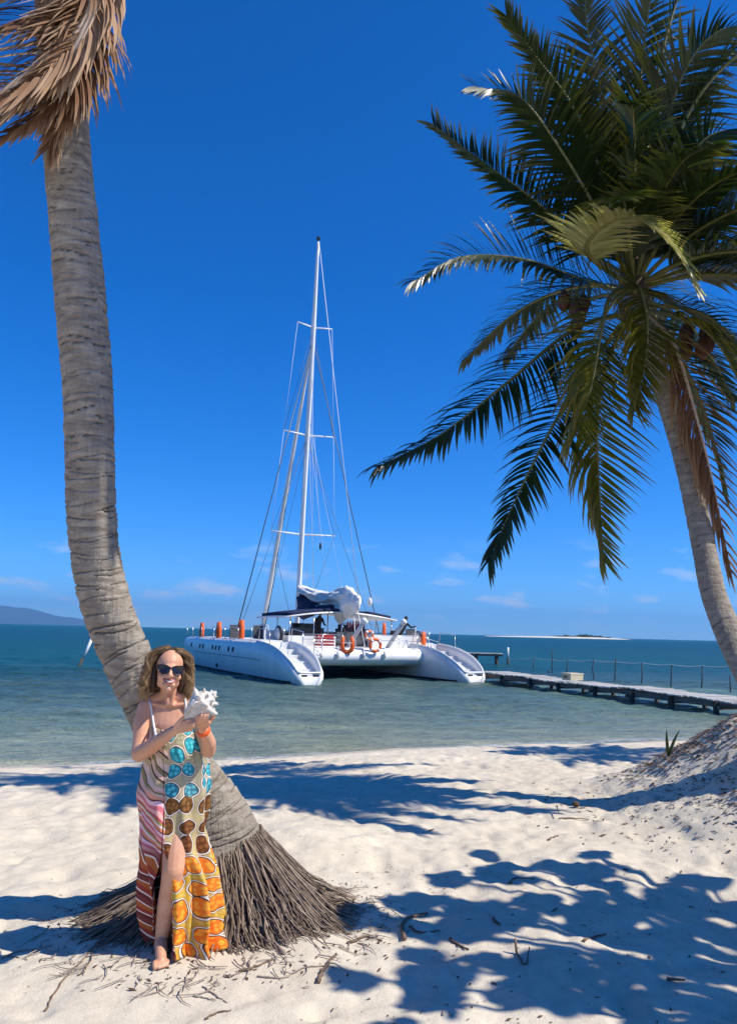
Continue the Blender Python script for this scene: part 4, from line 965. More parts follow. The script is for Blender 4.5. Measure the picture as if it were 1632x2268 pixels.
m_sg = leafmat('sea_grape_leaf', (.035, .07, .02), (.06, .10, .03), (.09, .10, .03), .15)
m_bark2 = speckled('sea_grape_bark', (.14, .12, .10), (.26, .23, .19), 8, .9, .5)
def sea_grape(label, x, y, clumps, seed, h):
    z = ground(x, y); e = tag(empty('sea_grape_tree', (x, y, z)), label, 'tree'); rnd = random.Random(seed)
    mb = MB().tube([(0, 0, -.2), (.05, .03, h * .3), (-.05, .1, h * .55)], [.16, .13, .10], 10); fork = Vector((-.05, .1, h * .55)); V = []; Fc = []; UV = []
    for (cx, cy, cz, r, n_) in clumps:
        c_ = Vector((cx - x, cy - y, cz - z)); mb.tube([fork, fork.lerp(c_, .5) + Vector((0, 0, .15)), c_], [.07, .04, .015], 7)
        for i in range(n_):
            v = Vector((rnd.gauss(0, 1), rnd.gauss(0, 1), rnd.gauss(0, 1))).normalized() * r * rnd.random() ** .4; v.z *= .6
            p_ = c_ + v; s = rnd.uniform(.055, .10); nrm = Vector((rnd.uniform(-.7, .7), rnd.uniform(-.7, .7), 1)).normalized(); a1 = nrm.orthogonal().normalized(); a1.rotate(Quaternion(nrm, rnd.uniform(0, 6.3))); a2 = nrm.cross(a1)
            b_ = len(V)
            for k in range(7): an = k / 7 * 6.283; V.append(p_ + a1 * s * math.cos(an) + a2 * s * .9 * math.sin(an) + nrm * .02 * math.cos(2 * an)); UV.append((.5, .3))
            Fc.append(tuple(range(b_, b_ + 7)))
    mb.build('trunk', m_bark2, e, True)
    me = MB().add(V, Fc).mesh('crown'); uvl = me.uv_layers.new(name='UVMap'); uvl.data.foreach_set('uv', np.array([[.5, .3]] * len(me.loops)).ravel())
    tag(link('crown', me, e, m_sg), kind='stuff')
    return e
def shade(px, py, h):
    """leaf clump height h that shades the ground at (px, py)"""
    k = h / math.tan(SUN_EL); return px + SUN_H.x * k, py + SUN_H.y * k, h
rnd = random.Random(21); cl_ = []
for px, py, r, n_ in [(.15, 4.95, .34, 150), (.45, 5.25, .30, 110), (.62, 4.75, .42, 220), (.35, 4.35, .34, 130), (1.0, 5.15, .42, 220), (.95, 5.75, .35, 140), (1.35, 5.95, .34, 150), (1.2, 4.55, .42, 230), (.75, 4.2, .34, 140), (1.55, 5.3, .46, 250), (1.9, 5.75, .40, 180), (.45, 3.85, .30, 110), (1.2, 4.0, .34, 130), (1.75, 4.7, .42, 190), (2.2, 5.2, .42, 200), (2.55, 5.5, .40, 180), (2.1, 4.35, .40, 170), (1.6, 3.7, .40, 190), (2.75, 4.75, .46, 200), (.35, 3.5, .32, 120), (1.1, 3.35, .36, 160), (2.0, 3.5, .4, 200), (2.9, 4.0, .45, 200), (3.2, 5.2, .45, 200), (1.5, 6.35, .22, 60)]:
    for _ in range(3):
        x_, y_, z_ = shade(px + rnd.gauss(0, .24), py + rnd.gauss(0, .17), 3.4 + rnd.uniform(-.25, .6)); cl_.append((x_, y_, z_, r * rnd.uniform(.30, .5), int(n_ * .17)))
sea_grape('broad-leaved sea grape tree shading the near sand', 5.0, 3.3, cl_, 3, 3.4)
# ================================================================== the woman with the conch
from mathutils.bvhtree import BVHTree
HX = at(375.5, 1484, 4.36)                                 # middle of the head, eye level
HM = Matrix.Translation(HX) @ Matrix.Rotation(R(19), 4, 'Z') @ Matrix.Rotation(R(4), 4, 'Y') @ Matrix.Rotation(R(-3), 4, 'X')
woman = tag(empty('person', (-.98, 4.25, ground(-.98, 4.25))), 'smiling woman in sunglasses and colourful maxi dress leaning on the palm, holding a conch', 'person')
WO = Vector(woman.location)
def put(o):                                               # keep world coordinates under the person
    o.parent = woman; o.matrix_parent_inverse = Matrix.Translation(-WO); return o
body = MB()
def ell(cx, y, hw, Y, dh, k=24):
    c_ = at(cx, y, Y); dep = c_.y * _cp + (c_.z - CAM_H) * _sp; h = hw / F * dep
    return [c_ + Vector((h * math.cos(a), dh * math.sin(a), 0)) for a in np.linspace(0, 2 * math.pi, k, endpoint=False)]
body.rings([ell(375, 1520, 15, 4.425, .044), ell(376, 1540, 16.5, 4.43, .047), ell(377, 1552, 23, 4.43, .055), ell(377, 1560, 38, 4.44, .062), ell(377, 1572, 52, 4.44, .070), ell(378, 1600, 54, 4.44, .088), ell(379, 1640, 53, 4.44, .10), ell(383, 1690, 49, 4.44, .092), ell(385, 1735, 56, 4.44, .105), ell(386, 1775, 64, 4.44, .118), ell(386, 1815, 58, 4.44, .11)])
for x in (353, 403): body.ball(at(x, 1640, 4.365), (.056, .048, .052), 16, 10)
# clavicle and trapezius
body.limb([at(365, 1541, 4.43), at(338, 1556, 4.44)], [.042, .045]); body.limb([at(388, 1541, 4.43), at(418, 1554, 4.44)], [.042, .045])
for a, b in (((370, 1563), (336, 1558)), ((384, 1563), (420, 1557))): body.limb([at(*a, 4.372), at(*b, 4.40)], [.011, .012], 10)
for a, b in (((366, 1522), (373, 1560)), ((388, 1522), (380, 1560))): body.limb([at(*a, 4.37), at(*b, 4.372)], [.012, .012], 10)
# arms
body.limb([at(327, 1567, 4.43), at(317, 1600, 4.40), at(313, 1640, 4.36), at(309, 1668, 4.32)], [.054, .051, .045, .044])
body.limb([at(309, 1670, 4.32), at(330, 1657, 4.25), at(360, 1636, 4.18), at(386, 1618, 4.14)], [.043, .042, .035, .026])
body.limb([at(428, 1566, 4.43), at(444, 1605, 4.40), at(456, 1640, 4.35), at(462, 1662, 4.31)], [.052, .047, .042, .040])
body.limb([at(462, 1662, 4.31), at(463, 1645, 4.26), at(456, 1626, 4.21), at(449, 1613, 4.18)], [.039, .038, .031, .025])
# hands: palm plus five bent fingers each
def hand(wr, kn, fingers, thumb, th=.017):
    w_ = at(*wr)
    ks = [at(*k) for k in kn]
    for k in ks: body.limb([w_, k], [.017, .0125], 10)
    for a, b in zip(ks[:-1], ks[1:]): body.limb([w_.lerp(a, .55), w_.lerp(b, .55)], [th, th], 10)
    for k, f in zip(ks, fingers): body.limb([k] + [at(*p_) for p_ in f], [.0108, .0098, .0088, .0072], 10)
    body.limb([w_.lerp(at(*thumb[0]), .4), at(*thumb[0]), at(*thumb[1]), at(*thumb[2])], [.017, .0135, .011, .0085], 10)
# right hand (left in the picture) closes round the narrow end
hand((388, 1617, 4.135), [(407, 1600, 4.065), (409, 1606, 4.06), (409, 1612, 4.065), (406, 1618, 4.075)],
     [[(417, 1597, 4.04), (425, 1594, 4.04), (430, 1591, 4.055)], [(420, 1604, 4.035), (429, 1601, 4.035), (435, 1598, 4.05)], [(420, 1611, 4.04), (429, 1608, 4.04), (435, 1605, 4.055)], [(416, 1618, 4.05), (424, 1615, 4.05), (429, 1612, 4.06)]],
     [(395, 1603, 4.09), (403, 1593, 4.07), (411, 1586, 4.06)])
# left hand cups the shell from below
hand((450, 1613, 4.175), [(440, 1604, 4.10), (447, 1605, 4.095), (455, 1604, 4.095), (462, 1601, 4.10)],
     [[(436, 1598, 4.06), (436, 1590, 4.045), (439, 1584, 4.04)], [(443, 1599, 4.05), (443, 1590, 4.035), (446, 1583, 4.032)], [(451, 1598, 4.05), (451, 1590, 4.035), (454, 1583, 4.032)], [(459, 1596, 4.06), (460, 1588, 4.045), (462, 1582, 4.04)]],
     [(463, 1601, 4.13), (472, 1590, 4.11), (477, 1577, 4.10)])
# legs: the left one crosses in front
def footlimb(an, heel, ball_, spread):
    body.limb([an, heel], [.033, .030], 12); body.limb([an, an.lerp(ball_, .55), ball_], [.033, .032, .026], 12)
    body.limb([heel, ball_], [.026, .022], 12)
    d = (ball_ - heel); d.z = 0; d.normalize(); sdv = Vector((-d.y, d.x, 0))
    for k, (o, l, r_) in enumerate(((-1.3, .040, .0135), (-.55, .046, .0100), (0.1, .042, .0095), (.7, .035, .009), (1.25, .027, .0085))):
        b_ = ball_ + sdv * o * .024 * spread; b_.z = ball_.z - .006
        body.limb([b_, b_ + d * l * .6 + Vector((0, 0, .004)), b_ + d * l + Vector((0, 0, -.006))], [.014, r_ * 1.1, r_], 9)
g0 = ground(-1.0, 4.2)
an = at(358, 2079, 4.345); heel = Vector((at(352, 2100, 4.385).x, 4.39, g0 + .028)); bl = Vector((at(356, 2140, 4.21).x, 4.215, g0 + .024))
body.limb([at(398, 1805, 4.42), at(392, 1860, 4.36), at(384, 1925, 4.30), at(378, 1965, 4.325), at(372, 2005, 4.35), at(363, 2052, 4.35), an], [.088, .076, .058, .054, .056, .042, .034])
footlimb(an, heel, bl, 1)
an2 = at(386, 2085, 4.46); heel2 = Vector((an2.x - .01, 4.50, g0 + .028)); bl2 = Vector((at(394, 2120, 4.33).x, 4.335, g0 + .024))
body.limb([at(372, 1805, 4.44), at(380, 1920, 4.42), at(388, 2000, 4.46), an2], [.086, .060, .052, .034]); footlimb(an2, heel2, bl2, 1)
# head
def hp(x, y, z): return HM @ Vector((x, y, z))
hr = HM.to_3x3()
def hb(c_, r_): body.ball(hp(*c_), r_, 20, 14, hr)
hb((0, .015, .030), (.073, .093, .086)); hb((0, -.018, -.028), (.063, .066, .084)); hb((0, -.042, -.086), (.032, .036, .030)); hb((0, -.064, -.100), (.022, .024, .021))
for s_ in (-1, 1):
    hb((.040 * s_, -.052, -.036), (.024, .026, .022)); hb((.040 * s_, -.012, -.066), (.020, .035, .030)); hb((.012 * s_, -.090, -.032), (.0085, .011, .008))
    hb((.022 * s_, -.078, -.080), (.014, .014, .010))
body.limb([hp(0, -.080, .010), hp(0, -.094, -.012), hp(0, -.104, -.030)], [.0085, .010, .0125], 12)
hb((0, -.071, -.062), (.031, .022, .020)); hb((0, -.078, .018), (.040, .010, .010))
body.limb([hp(0, .025, -.06), at(376, 1548, 4.44)], [.044, .046], 18)
bm_ = fuse(body, .0048, 3, .5)
m_skin = mat('skin', (.50, .25, .16), .48, .4); g = G(m_skin); p = g.pos()
n = g.noise(p, 9, 4); n2 = g.noise(p, 60, 4); n3 = g.noise(p, 220, 2)
c = g.ramp(n, [(.3, (.60, .29, .165)), (.7, (.71, .385, .245))]); c = g.mix(g.ramp(n2, [(.5, 0), (.75, .3)]), c, (.46, .17, .10)); g.col(c); g.bump(n3, .12, .002)
g.b.inputs['Subsurface Weight'].default_value = .06; g.b.inputs['Subsurface Radius'].default_value = (.01, .004, .002)
put(link('body', bm_, None, m_skin)); bvh = BVHTree.FromPolygons([v.co for v in bm_.vertices], [tuple(p_.vertices) for p_ in bm_.polygons])
def face(x, z, out_=.002):
    o_ = hp(x, -.3, z); d = hr @ Vector((0, 1, 0)); h = bvh.ray_cast(o_, d)
    return (h[0] if h[0] else hp(x, -.09, z)) - d * out_
def onbody(x, y, out_=.003):
    o_ = Vector((0, 0, CAM_H)); d = (at(x, y, 4.0) - o_).normalized(); h = bvh.ray_cast(o_, d)
    return h[0] - d * out_
# smile
m_teeth = mat('teeth', (.72, .67, .60), .4, .4); m_lip = mat('lips', (.42, .11, .09), .45); m_mouth = mat('mouth_shadow', (.06, .012, .012), .6)
xs = np.linspace(-.031, .031, 17); zu = lambda x: -.0555 + 8.5 * x * x; zl = lambda x: -.0690 + 19.5 * x * x
MBt = MB(); row = []
for x in xs: row.append([face(x, zu(x), .0015), face(x, (zu(x) + zl(x)) / 2, .003), face(x, zl(x), .0015)])
put(MBt.rings(row, cap=False, closed=False).build('teeth', m_teeth, None, True))
row = [[face(x, zl(x) + .003, .0018), face(x, zl(x) + .0015, .0035), face(x, zl(x) - .0005, .0035)] for x in xs]
put(MB().rings(row, cap=False, closed=False).build('mouth', m_mouth, None, True))
put(MB().tube([face(x * 1.08, zu(x) + .0015, .001) for x in xs], [.0015 + .0028 * (1 - (x / .031) ** 2) for x in xs], 7).build('upper_lip', m_lip, None, True))
put(MB().tube([face(x * 1.08, zl(x) - .002, .001) for x in xs], [.0015 + .0042 * (1 - (x / .031) ** 2) for x in xs], 7).build('lower_lip', m_lip, None, True))
# sunglasses
m_lens = mat('dark_lens', (.012, .006, .008), .08, .6); m_frame = mat('tortoise_frame', (.02, .008, .008), .25, .5)
sg = empty('sunglasses')
sg.parent = woman; sg.matrix_parent_inverse = Matrix.Translation(-WO)
def gl(o): o.parent = sg; return o
for s_ in (-1, 1):
    ol = [(.006, .012), (.020, .0195), (.040, .0225), (.060, .0225), (.0705, .019), (.069, .004), (.061, -.013), (.048, -.0225), (.030, -.0235), (.014, -.017), (.007, -.004)]
    ol = catmull(ol + ol[:1], 34)[:-1]
    f3 = lambda x, z, dy: hp(x * s_, -.0935 + 2.6 * max(0, x - .012) ** 2 * 2.2 + dy, z + .002)
    front = [f3(x, z, -.0015) for x, z in ol]; back = [f3(x, z, .0015) for x, z in ol]
    gl(MB().rings([back, front]).build('lens', m_lens, None))
    gl(MB().tube(front + front[:2], .0026, 6).build('rim', m_frame, None, True))
    gl(MB().tube([f3(.0695, .014, 0), hp(.079 * s_, -.05, .014), hp(.080 * s_, .02, .010)], .003, 6).build('temple', m_frame, None, True))
gl(MB().tube([hp(-.008, -.0935, .008), hp(0, -.097, .011), hp(.008, -.0935, .008)], .003, 6).build('bridge', m_frame, None, True))
# hair
m_hair = mat('hair', (.14, .08, .04), .5, .4); g = G(m_hair); isl = g.n('ShaderNodeNewGeometry').outputs['Random Per Island']
uvn = g.n('ShaderNodeUVMap'); tt = g.xyz(uvn.outputs[0])[1]
c1 = g.ramp(isl, [(0, (.05, .026, .013)), (.6, (.16, .085, .04)), (1, (.34, .21, .105))]); c2 = g.ramp(isl, [(0, (.16, .085, .035)), (.5, (.42, .25, .115)), (1, (.74, .52, .28))])
g.col(g.mix(tt, c1, c2))
m_haircap = speckled('hair_roots', (.04, .022, .012), (.085, .05, .028), 60, .6, .4)
hc = MB(); hc.ball((0, .032, .045), (.077, .090, .080), 24, 16); hc.ball((0, .062, -.03), (.088, .05, .10), 20, 14)
for s_ in (-1, 1): hc.ball((.078 * s_, .035, -.045), (.022, .045, .085), 14, 10)
hc.v = [np.array([list(HM @ Vector(v)) for v in a]) for a in hc.v]
put(link('hair_base', fuse(hc, .006, 3), None, m_haircap))
rnd = random.Random(77); hm = MB(); HUV = []
for k in range(190):                                      # ringlets, each of several strands
    th = rnd.uniform(-math.pi, math.pi); zr = rnd.uniform(-.05, 1.0) if k % 3 else rnd.uniform(.62, 1.0)
    if zr < .66 and abs(th) < 1.25: th = math.copysign(rnd.uniform(1.2, 3.1), th)
    sq = math.sqrt(max(0, 1 - zr * zr)); x0 = math.sin(th) * .078 * sq; y0 = .028 - math.cos(th) * .090 * sq; z0 = .040 + .082 * zr
    fin = th
    if abs(th) < 1.36: fin = math.copysign(rnd.uniform(1.36, 1.9), th + .12)
    zend = rnd.uniform(-.165, -.095); rend = rnd.uniform(.098, .130); puff = rnd.uniform(.012, .036)
    ph = rnd.uniform(0, 6.28); tn = rnd.uniform(2.0, 3.8) * rnd.choice((-1, 1)); am = rnd.uniform(.013, .027); npt = 24
    for q_ in range(17):
        jx, jy, jz = (rnd.gauss(0, .0055) for _ in range(3)); jp = rnd.gauss(0, .3); r_ = rnd.uniform(.0006, .0013); je = rnd.uniform(-.02, .015); ja = am * rnd.uniform(.7, 1.3); pts = []
        for i in range(npt):
            t = i / (npt - 1); e = min(1, t * (3.2 if abs(th) < 1.22 else 2.0)); e = e * e * (3 - 2 * e); a = th + (fin - th) * e
            zz_ = z0 + puff * math.sin(min(1, t * 2.6) * math.pi) * (.4 + .6 * max(0, zr)) + (zend + je - z0) * t ** 1.25
            q = (zz_ - .040) / .095
            if q > 0: rr = math.hypot(x0, y0 - .028) * (1 - e) + e * (.086 * math.sqrt(max(0, 1 - min(1, q) ** 2)) + .020) + puff * .35 * e
            else: rr = .106 + puff * .35 + (rend - .106) * min(1, -q / 1.6)
            w_ = ja * min(1, t * 1.6) * (1 - .3 * t); an_ = ph + jp + t * tn * 6.283
            f_ = min(1, t * 4)
            pts.append(hp(math.sin(a) * rr + math.cos(an_) * w_ + jx * f_, .028 - math.cos(a) * rr * .95 + math.sin(an_) * w_ + jy * f_, zz_ + math.sin(an_ * .9) * w_ * .6 + jz * f_))
        hm.tube(pts, [r_ * (1 - .6 * (i / (npt - 1)) ** 2) for i in range(npt)], 4); HUV += [(0.5, i / (npt - 1)) for i in range(npt) for _ in range(4)]
me = hm.mesh('hair', True); uvl = me.uv_layers.new(name='UVMap'); li = np.zeros(len(me.loops), int); me.loops.foreach_get('vertex_index', li); uvl.data.foreach_set('uv', np.array(HUV)[li].ravel())
put(tag(link('hair', me, None, m_hair), 'shoulder-length curly brown hair with blonde ends'))

# ---- dress
m_dress = mat('printed_dress', (.6, .5, .4), .7, .2); g = G(m_dress); uv = g.n('ShaderNodeUVMap').outputs[0]; U, V_, _ = g.xyz(uv)
w1 = g.noise(uv, 5, 2); wob = g.n('ShaderNodeVectorMath', operation='ADD'); 
cmbn = g.n('ShaderNodeCombineXYZ'); g.set(cmbn.inputs[0], g.math('MULTIPLY_ADD', w1, .08, -.04)); g.set(cmbn.inputs[1], g.math('MULTIPLY_ADD', g.noise(g.mapping(uv, loc=(3, 7, 0)), 5, 2), .08, -.04))
g.t.links.new(uv, wob.inputs[0]); g.t.links.new(cmbn.outputs[0], wob.inputs[1]); uw = wob.outputs[0]
vo = g.vor(g.mapping(uw, (11.6, 11.0, 1)), 1.0, 'F1', .45, '2D'); CV = g.math('DIVIDE', g.xyz(vo.outputs['Position'])[1], 11.0); dist = vo.outputs['Distance']; cellc = g.xyz(vo.outputs['Color'])[0]
sp = g.vor(g.mapping(uw, (42, 42, 1)), 1.0, 'F1', .5, '2D').outputs['Distance']
core = g.ramp(CV, [(0, (.10, .36, .50)), (.005, (.10, .36, .50)), (.01, (.80, .17, .015)), (.40, (.78, .20, .02)), (.425, (.14, .040, .012)), (.72, (.12, .05, .015)), (.735, (.02, .22, .30)), (1, (.02, .30, .36))])
hi = g.ramp(CV, [(0, (.3, .5, .6)), (.005, (.3, .5, .6)), (.01, (.90, .42, .04)), (.40, (.88, .40, .05)), (.425, (.30, .10, .03)), (.72, (.26, .13, .03)), (.735, (.12, .62, .72)), (1, (.10, .60, .66))])
bgc = g.ramp(V_, [(0, (.60, .32, .04)), (.40, (.58, .36, .03)), (.43, (.50, .38, .15)), (.70, (.44, .35, .18)), (.75, (.46, .40, .27)), (1, (.26, .26, .14))])
inner = g.mix(g.ramp(sp, [(.30, .9), (.42, 0)]), core, hi); inner = g.mix(g.math('MULTIPLY', cellc, .35), inner, core)
pale = g.ramp(V_, [(0, (.66, .42, .10)), (.42, (.62, .46, .14)), (.5, (.50, .42, .24)), (1, (.45, .40, .28))])
bgm = g.mix(g.ramp(sp, [(.28, .8), (.40, 0)]), bgc, pale)
cells = g.mix(g.ramp(dist, [(.37, 0), (.375, 1)], 'CONSTANT'), inner, (.05, .028, .02))
cells = g.mix(g.ramp(dist, [(.41, 0), (.415, 1)], 'CONSTANT'), cells, (.74, .66, .56)); cells = g.mix(g.ramp(dist, [(.465, 0), (.47, 1)], 'CONSTANT'), cells, (.20, .09, .06))
cells = g.mix(g.ramp(dist, [(.49, 0), (.495, 1)], 'CONSTANT'), cells, bgm)
# swirled half
wv = g.n('ShaderNodeTexWave', wave_type='BANDS', bands_direction='Y', wave_profile='SAW'); wv.inputs['Scale'].default_value = 3.4; wv.inputs['Distortion'].default_value = 6.5; wv.inputs['Detail'].default_value = 1.5; wv.inputs['Detail Scale'].default_value = 1.2
g.t.links.new(g.mapping(uv, (1.4, 1.0, 1), rot=(0, 0, R(38))), wv.inputs['Vector']); wf = wv.outputs['Fac']
pa = g.ramp(wf, [(0, (.16, .03, .025)), (.16, (.10, .035, .03)), (.18, (.80, .62, .52)), (.24, (.80, .66, .58)), (.26, (.34, .05, .03)), (.46, (.45, .12, .03)), (.66, (.62, .20, .05)), (.68, (.82, .70, .60)), (.74, (.20, .05, .04)), (1, (.24, .04, .03))], 'CONSTANT')
pb = g.ramp(wf, [(0, (.62, .16, .20)), (.14, (.80, .50, .54)), (.30, (.14, .04, .035)), (.36, (.72, .26, .14)), (.52, (.82, .62, .62)), (.62, (.30, .27, .08)), (.74, (.50, .07, .10)), (.84, (.80, .42, .36)), (1, (.6, .3, .3))], 'CONSTANT')
pc = g.ramp(wf, [(0, (.42, .34, .22)), (.25, (.08, .05, .035)), (.34, (.60, .40, .34)), (.52, (.24, .20, .10)), (.68, (.10, .06, .05)), (.74, (.62, .46, .40)), (1, (.4, .32, .22))], 'CONSTANT')
sw = g.mix(g.ramp(V_, [(.42, 0), (.50, 1)]), pa, pb); sw = g.mix(g.ramp(V_, [(.68, 0), (.76, 1)]), sw, pc)
# seam just left of the front
uoff = g.math('ADD', U, g.math('MULTIPLY_ADD', w1, .05, -.025))
g.col(g.mix(g.math('GREATER_THAN', uoff, -.012), sw, cells)); fn = g.noise(g.mapping(uv, (9, 1.2, 1)), 2.0, 3); g.bump(fn, .25, .02)
D = np.array([  # y, left x, right x, depth half (m), Y centre, fold amplitude
    (1608, 334, 438, .118, 4.42, .001), (1624, 331, 445, .135, 4.420, .001), (1640, 330, 450, .146, 4.420, .002), (1662, 327, 456, .148, 4.42, .004), (1690, 318, 462, .128, 4.43, .007), (1730, 309, 463, .132, 4.43, .008), (1767, 307, 461, .142, 4.43, .009), (1805, 312, 457, .145, 4.43, .010), (1840, 316, 455, .142, 4.43, .012), (1888, 317, 463, .148, 4.43, .016), (1937, 319, 480, .155, 4.44, .021), (1997, 324, 489, .165, 4.44, .026), (2046, 331, 490, .168, 4.45, .030), (2082, 338, 500, .170, 4.45, .034)], float)
SL = np.array([(1600, 376, 376.5), (1840, 376, 377), (1870, 370, 376.5), (1913, 361, 376.5), (1930, 357.6, 379), (1985, 352, 391), (2043, 350, 404), (2090, 349, 413)], float)
NY, NP = 90, 150; yy = np.linspace(1608, 2082, NY); rows_ = []; UVd = []
top_z = at(380, 1620, 4.4).z
for i, y in enumerate(yy):
    xl, xr, dh, Yc, fa = [np.interp(y, D[:, 0], D[:, k]) for k in range(1, 6)]
    cx = (xl + xr) / 2; hw = (xr - xl) / 2; c_ = at(cx, y, Yc); dep = (c_.y - dh * .6) * _cp + (c_.z - CAM_H) * _sp; mpx = dep / F; h = hw * mpx
    sl_, sr_ = np.interp(y, SL[:, 0], SL[:, 1]), np.interp(y, SL[:, 0], SL[:, 2])
    p0 = math.asin(max(-.95, min(.95, (sr_ - cx) / hw))); p1 = 2 * math.pi + math.asin(max(-.95, min(.95, (sl_ - cx) / hw)))
    r_ = []
    tY = (y - 1620) / 462
    for j in range(NP):
        s = j / (NP - 1); ph = p0 + (p1 - p0) * s
        drop = 0.0
        if y > 1980: drop = (y - 1980) / 102 * (.035 * max(0, math.cos(ph - .55)) ** 2 + .018 * math.sin(3 * ph) * .6)
        f_ = fa * (1.7 * (1 - 2 * abs(math.sin(ph * 4.5 + 1.0 * math.sin(y * .012) + .6))) + .6 * math.sin(ph * 15 + y * .013 + 1.3)) * .7 + .005 * math.sin(y * .085 + 3 * ph) * math.exp(-((y - 1745) / 60) ** 2)
        # soft diagonal pull from the raised hip to the slit
        f_ += .006 * math.sin((y - 1700) * .055 + ph * 2.2) * min(1, tY * 2) * math.exp(-((y - 1840) / 90) ** 2)
        gath = .004 * math.sin(ph * 26) * math.exp(-((y - 1672) / 22) ** 2)
        k = 1 + (f_ + gath) / .15
        edge = min(1, min(s, 1 - s) * 14)
        v = c_ + Vector((h * math.sin(ph) * k, -dh * math.cos(ph) * k, -drop))
        if i == 0: v.z -= .020 * max(0, math.cos(ph)) ** 3 - .01
        elif i < 8: v.z -= (.020 * max(0, math.cos(ph)) ** 3 - .01) * (1 - i / 8)
        r_.append(v)
        u = ph if ph < math.pi else ph - 2 * math.pi
        UVd.append((u * .16, max(0, 1 - tY)))
    rows_.append(r_)
# stretch v so that pattern size is even
mbd = MB().rings(rows_, cap=False, closed=False); me = mbd.mesh('dress', True); uvl = me.uv_layers.new(name='UVMap'); li = np.zeros(len(me.loops), int); me.loops.foreach_get('vertex_index', li); uvl.data.foreach_set('uv', np.array(UVd)[li].ravel())
dr = put(link('dress', me, None, m_dress)); sm = dr.modifiers.new('thick', 'SOLIDIFY'); sm.thickness = .003
# ties and straps
m_strap = mat('white_strap', (.80, .78, .74), .7)
put(MB().tube([onbody(x, y, .003) for x, y in ((331, 1551), (335, 1565), (338, 1585), (341, 1605), (346, 1630))], .0065, 6).build('strap', m_strap, None, True))
put(MB().tube([onbody(x, y, .003) for x, y in ((411, 1548), (412, 1560), (411, 1578))], .0065, 6).build('strap', m_strap, None, True))
# orange wrist band
w0, w1_ = at(449.5, 1615, 4.185), at(456, 1626, 4.21); ax = (w1_ - w0).normalized()
o1 = ax.orthogonal().normalized(); o2 = ax.cross(o1)
put(MB().rings([[w0.lerp(w1_, t) + (o1 * math.cos(a) + o2 * math.sin(a)) * r_ for a in np.linspace(0, 6.2832, 20, endpoint=False)] for t, r_ in ((.12, .028), (.18, .0335), (.62, .0345), (.72, .030))]).build('wristband', mat('orange_band', (.85, .12, .02), .5), None, True))

# ---- the conch shell
sh = MB(); a0, a1 = at(402, 1603, 4.075), at(476, 1535, 4.10); ax = (a1 - a0); SLn = ax.length; ax.normalize()
e1 = (Vector((0, -1, 0)) - ax * ax.dot(Vector((0, -1, 0)))).normalized(); e2 = ax.cross(e1)
def sp_(t, r_, a): return a0 + ax * (t * SLn) + (e1 * math.cos(a) + e2 * math.sin(a)) * r_
prof = [(0, .008), (.08, .014), (.2, .030), (.35, .046), (.5, .060), (.62, .068), (.70, .070), (.74, .058), (.80, .052), (.84, .040), (.90, .033), (.93, .022), (1.0, .014), (1.06, .004)]
sh.rings([[sp_(t, r_ * (1 + .10 * math.sin(a + 4 * t)), a) for a in np.linspace(0, 6.2832, 30, endpoint=False)] for t, r_ in prof])
rnd = random.Random(2)
for k in range(9):
    a = k / 9 * 6.283 + .2; l = rnd.uniform(.022, .040); b_ = sp_(.66, .060, a); tip = sp_(.74, .068 + l, a + .12)
    sh.tube([b_, b_.lerp(tip, .55), tip], [.021, .012, .003], 9)
for k in range(8):
    a = k / 8 * 6.283 + .5; b_ = sp_(.83, .040, a); tip = sp_(.90, .040 + rnd.uniform(.014, .022), a + .1); sh.tube([b_, tip], [.012, .003], 8)
for k in range(6):
    a = k / 6 * 6.283; sh.tube([sp_(.95, .018, a), sp_(1.0, .018 + .010, a)], [.008, .002], 7)
# flared lip
lip = [[sp_(t, r_, a) for t, r_ in ((.16, .02), (.22, .055), (.40, .082), (.58, .090), (.68, .070), (.60, .05), (.4, .04), (.25, .025))] for a in (-.55, -.40, -.25)]
sh.rings(lip)
shm = fuse(sh, .0030, 3, .5)
m_conch = mat('conch', (.8, .74, .66), .5, .4); g = G(m_conch); p = g.pos(); n = g.noise(p, 30, 5, .6); n2 = g.noise(p, 11, 3)
c = g.ramp(n, [(.3, (.42, .37, .31)), (.6, (.68, .64, .57))]); c = g.mix(g.ramp(n2, [(.55, 0), (.68, .7)]), c, (.80, .52, .34)); c = g.mix(g.ramp(g.noise(p, 70, 3), [(.62, 0), (.75, .6)]), c, (.30, .25, .20)); g.col(c); g.bump(n, .6, .008)
tag(link('conch_shell', shm, None, m_conch), 'knobbly white conch shell held up in both hands by the woman', 'shell')
# ================================================================== beach litter
m_twig = speckled('dry_twig', (.10, .065, .045), (.24, .17, .12), 20, .9, .4)
m_twig2 = speckled('pale_twig', (.25, .20, .16), (.40, .33, .27), 20, .9, .4)
def G0(x, y, z=0.0):
    """point on the sand seen at a photo position"""
    d = at(x, y, 1.0) - Vector((0, 0, CAM_H)); t = 3.0
    for _ in range(30):
        p_ = Vector((0, 0, CAM_H)) + d * t; e = p_.z - ground(p_.x, p_.y)
        t += e * .9 / max(.15, -d.z) * .8
        t = max(2.0, min(t, 18.0))
    p_ = Vector((0, 0, CAM_H)) + d * t; p_.z = ground(p_.x, p_.y) + z; return p_
rnd = random.Random(31)
TW = [([(215, 2245 - 60), (235, 2140), (300, 2075), (410, 2035), (440, 2015)], .006, m_twig2, 'long thin curved twig reaching from the root boss to the left sand')]
def Z4(zx, zy): return (zx * .7966 * .6099, (2900 + zy * .7966) * .6099)
def Z5(zx, zy): return ((1100 + zx * .9657) * .6099, (2700 + zy * .9657) * .6099)
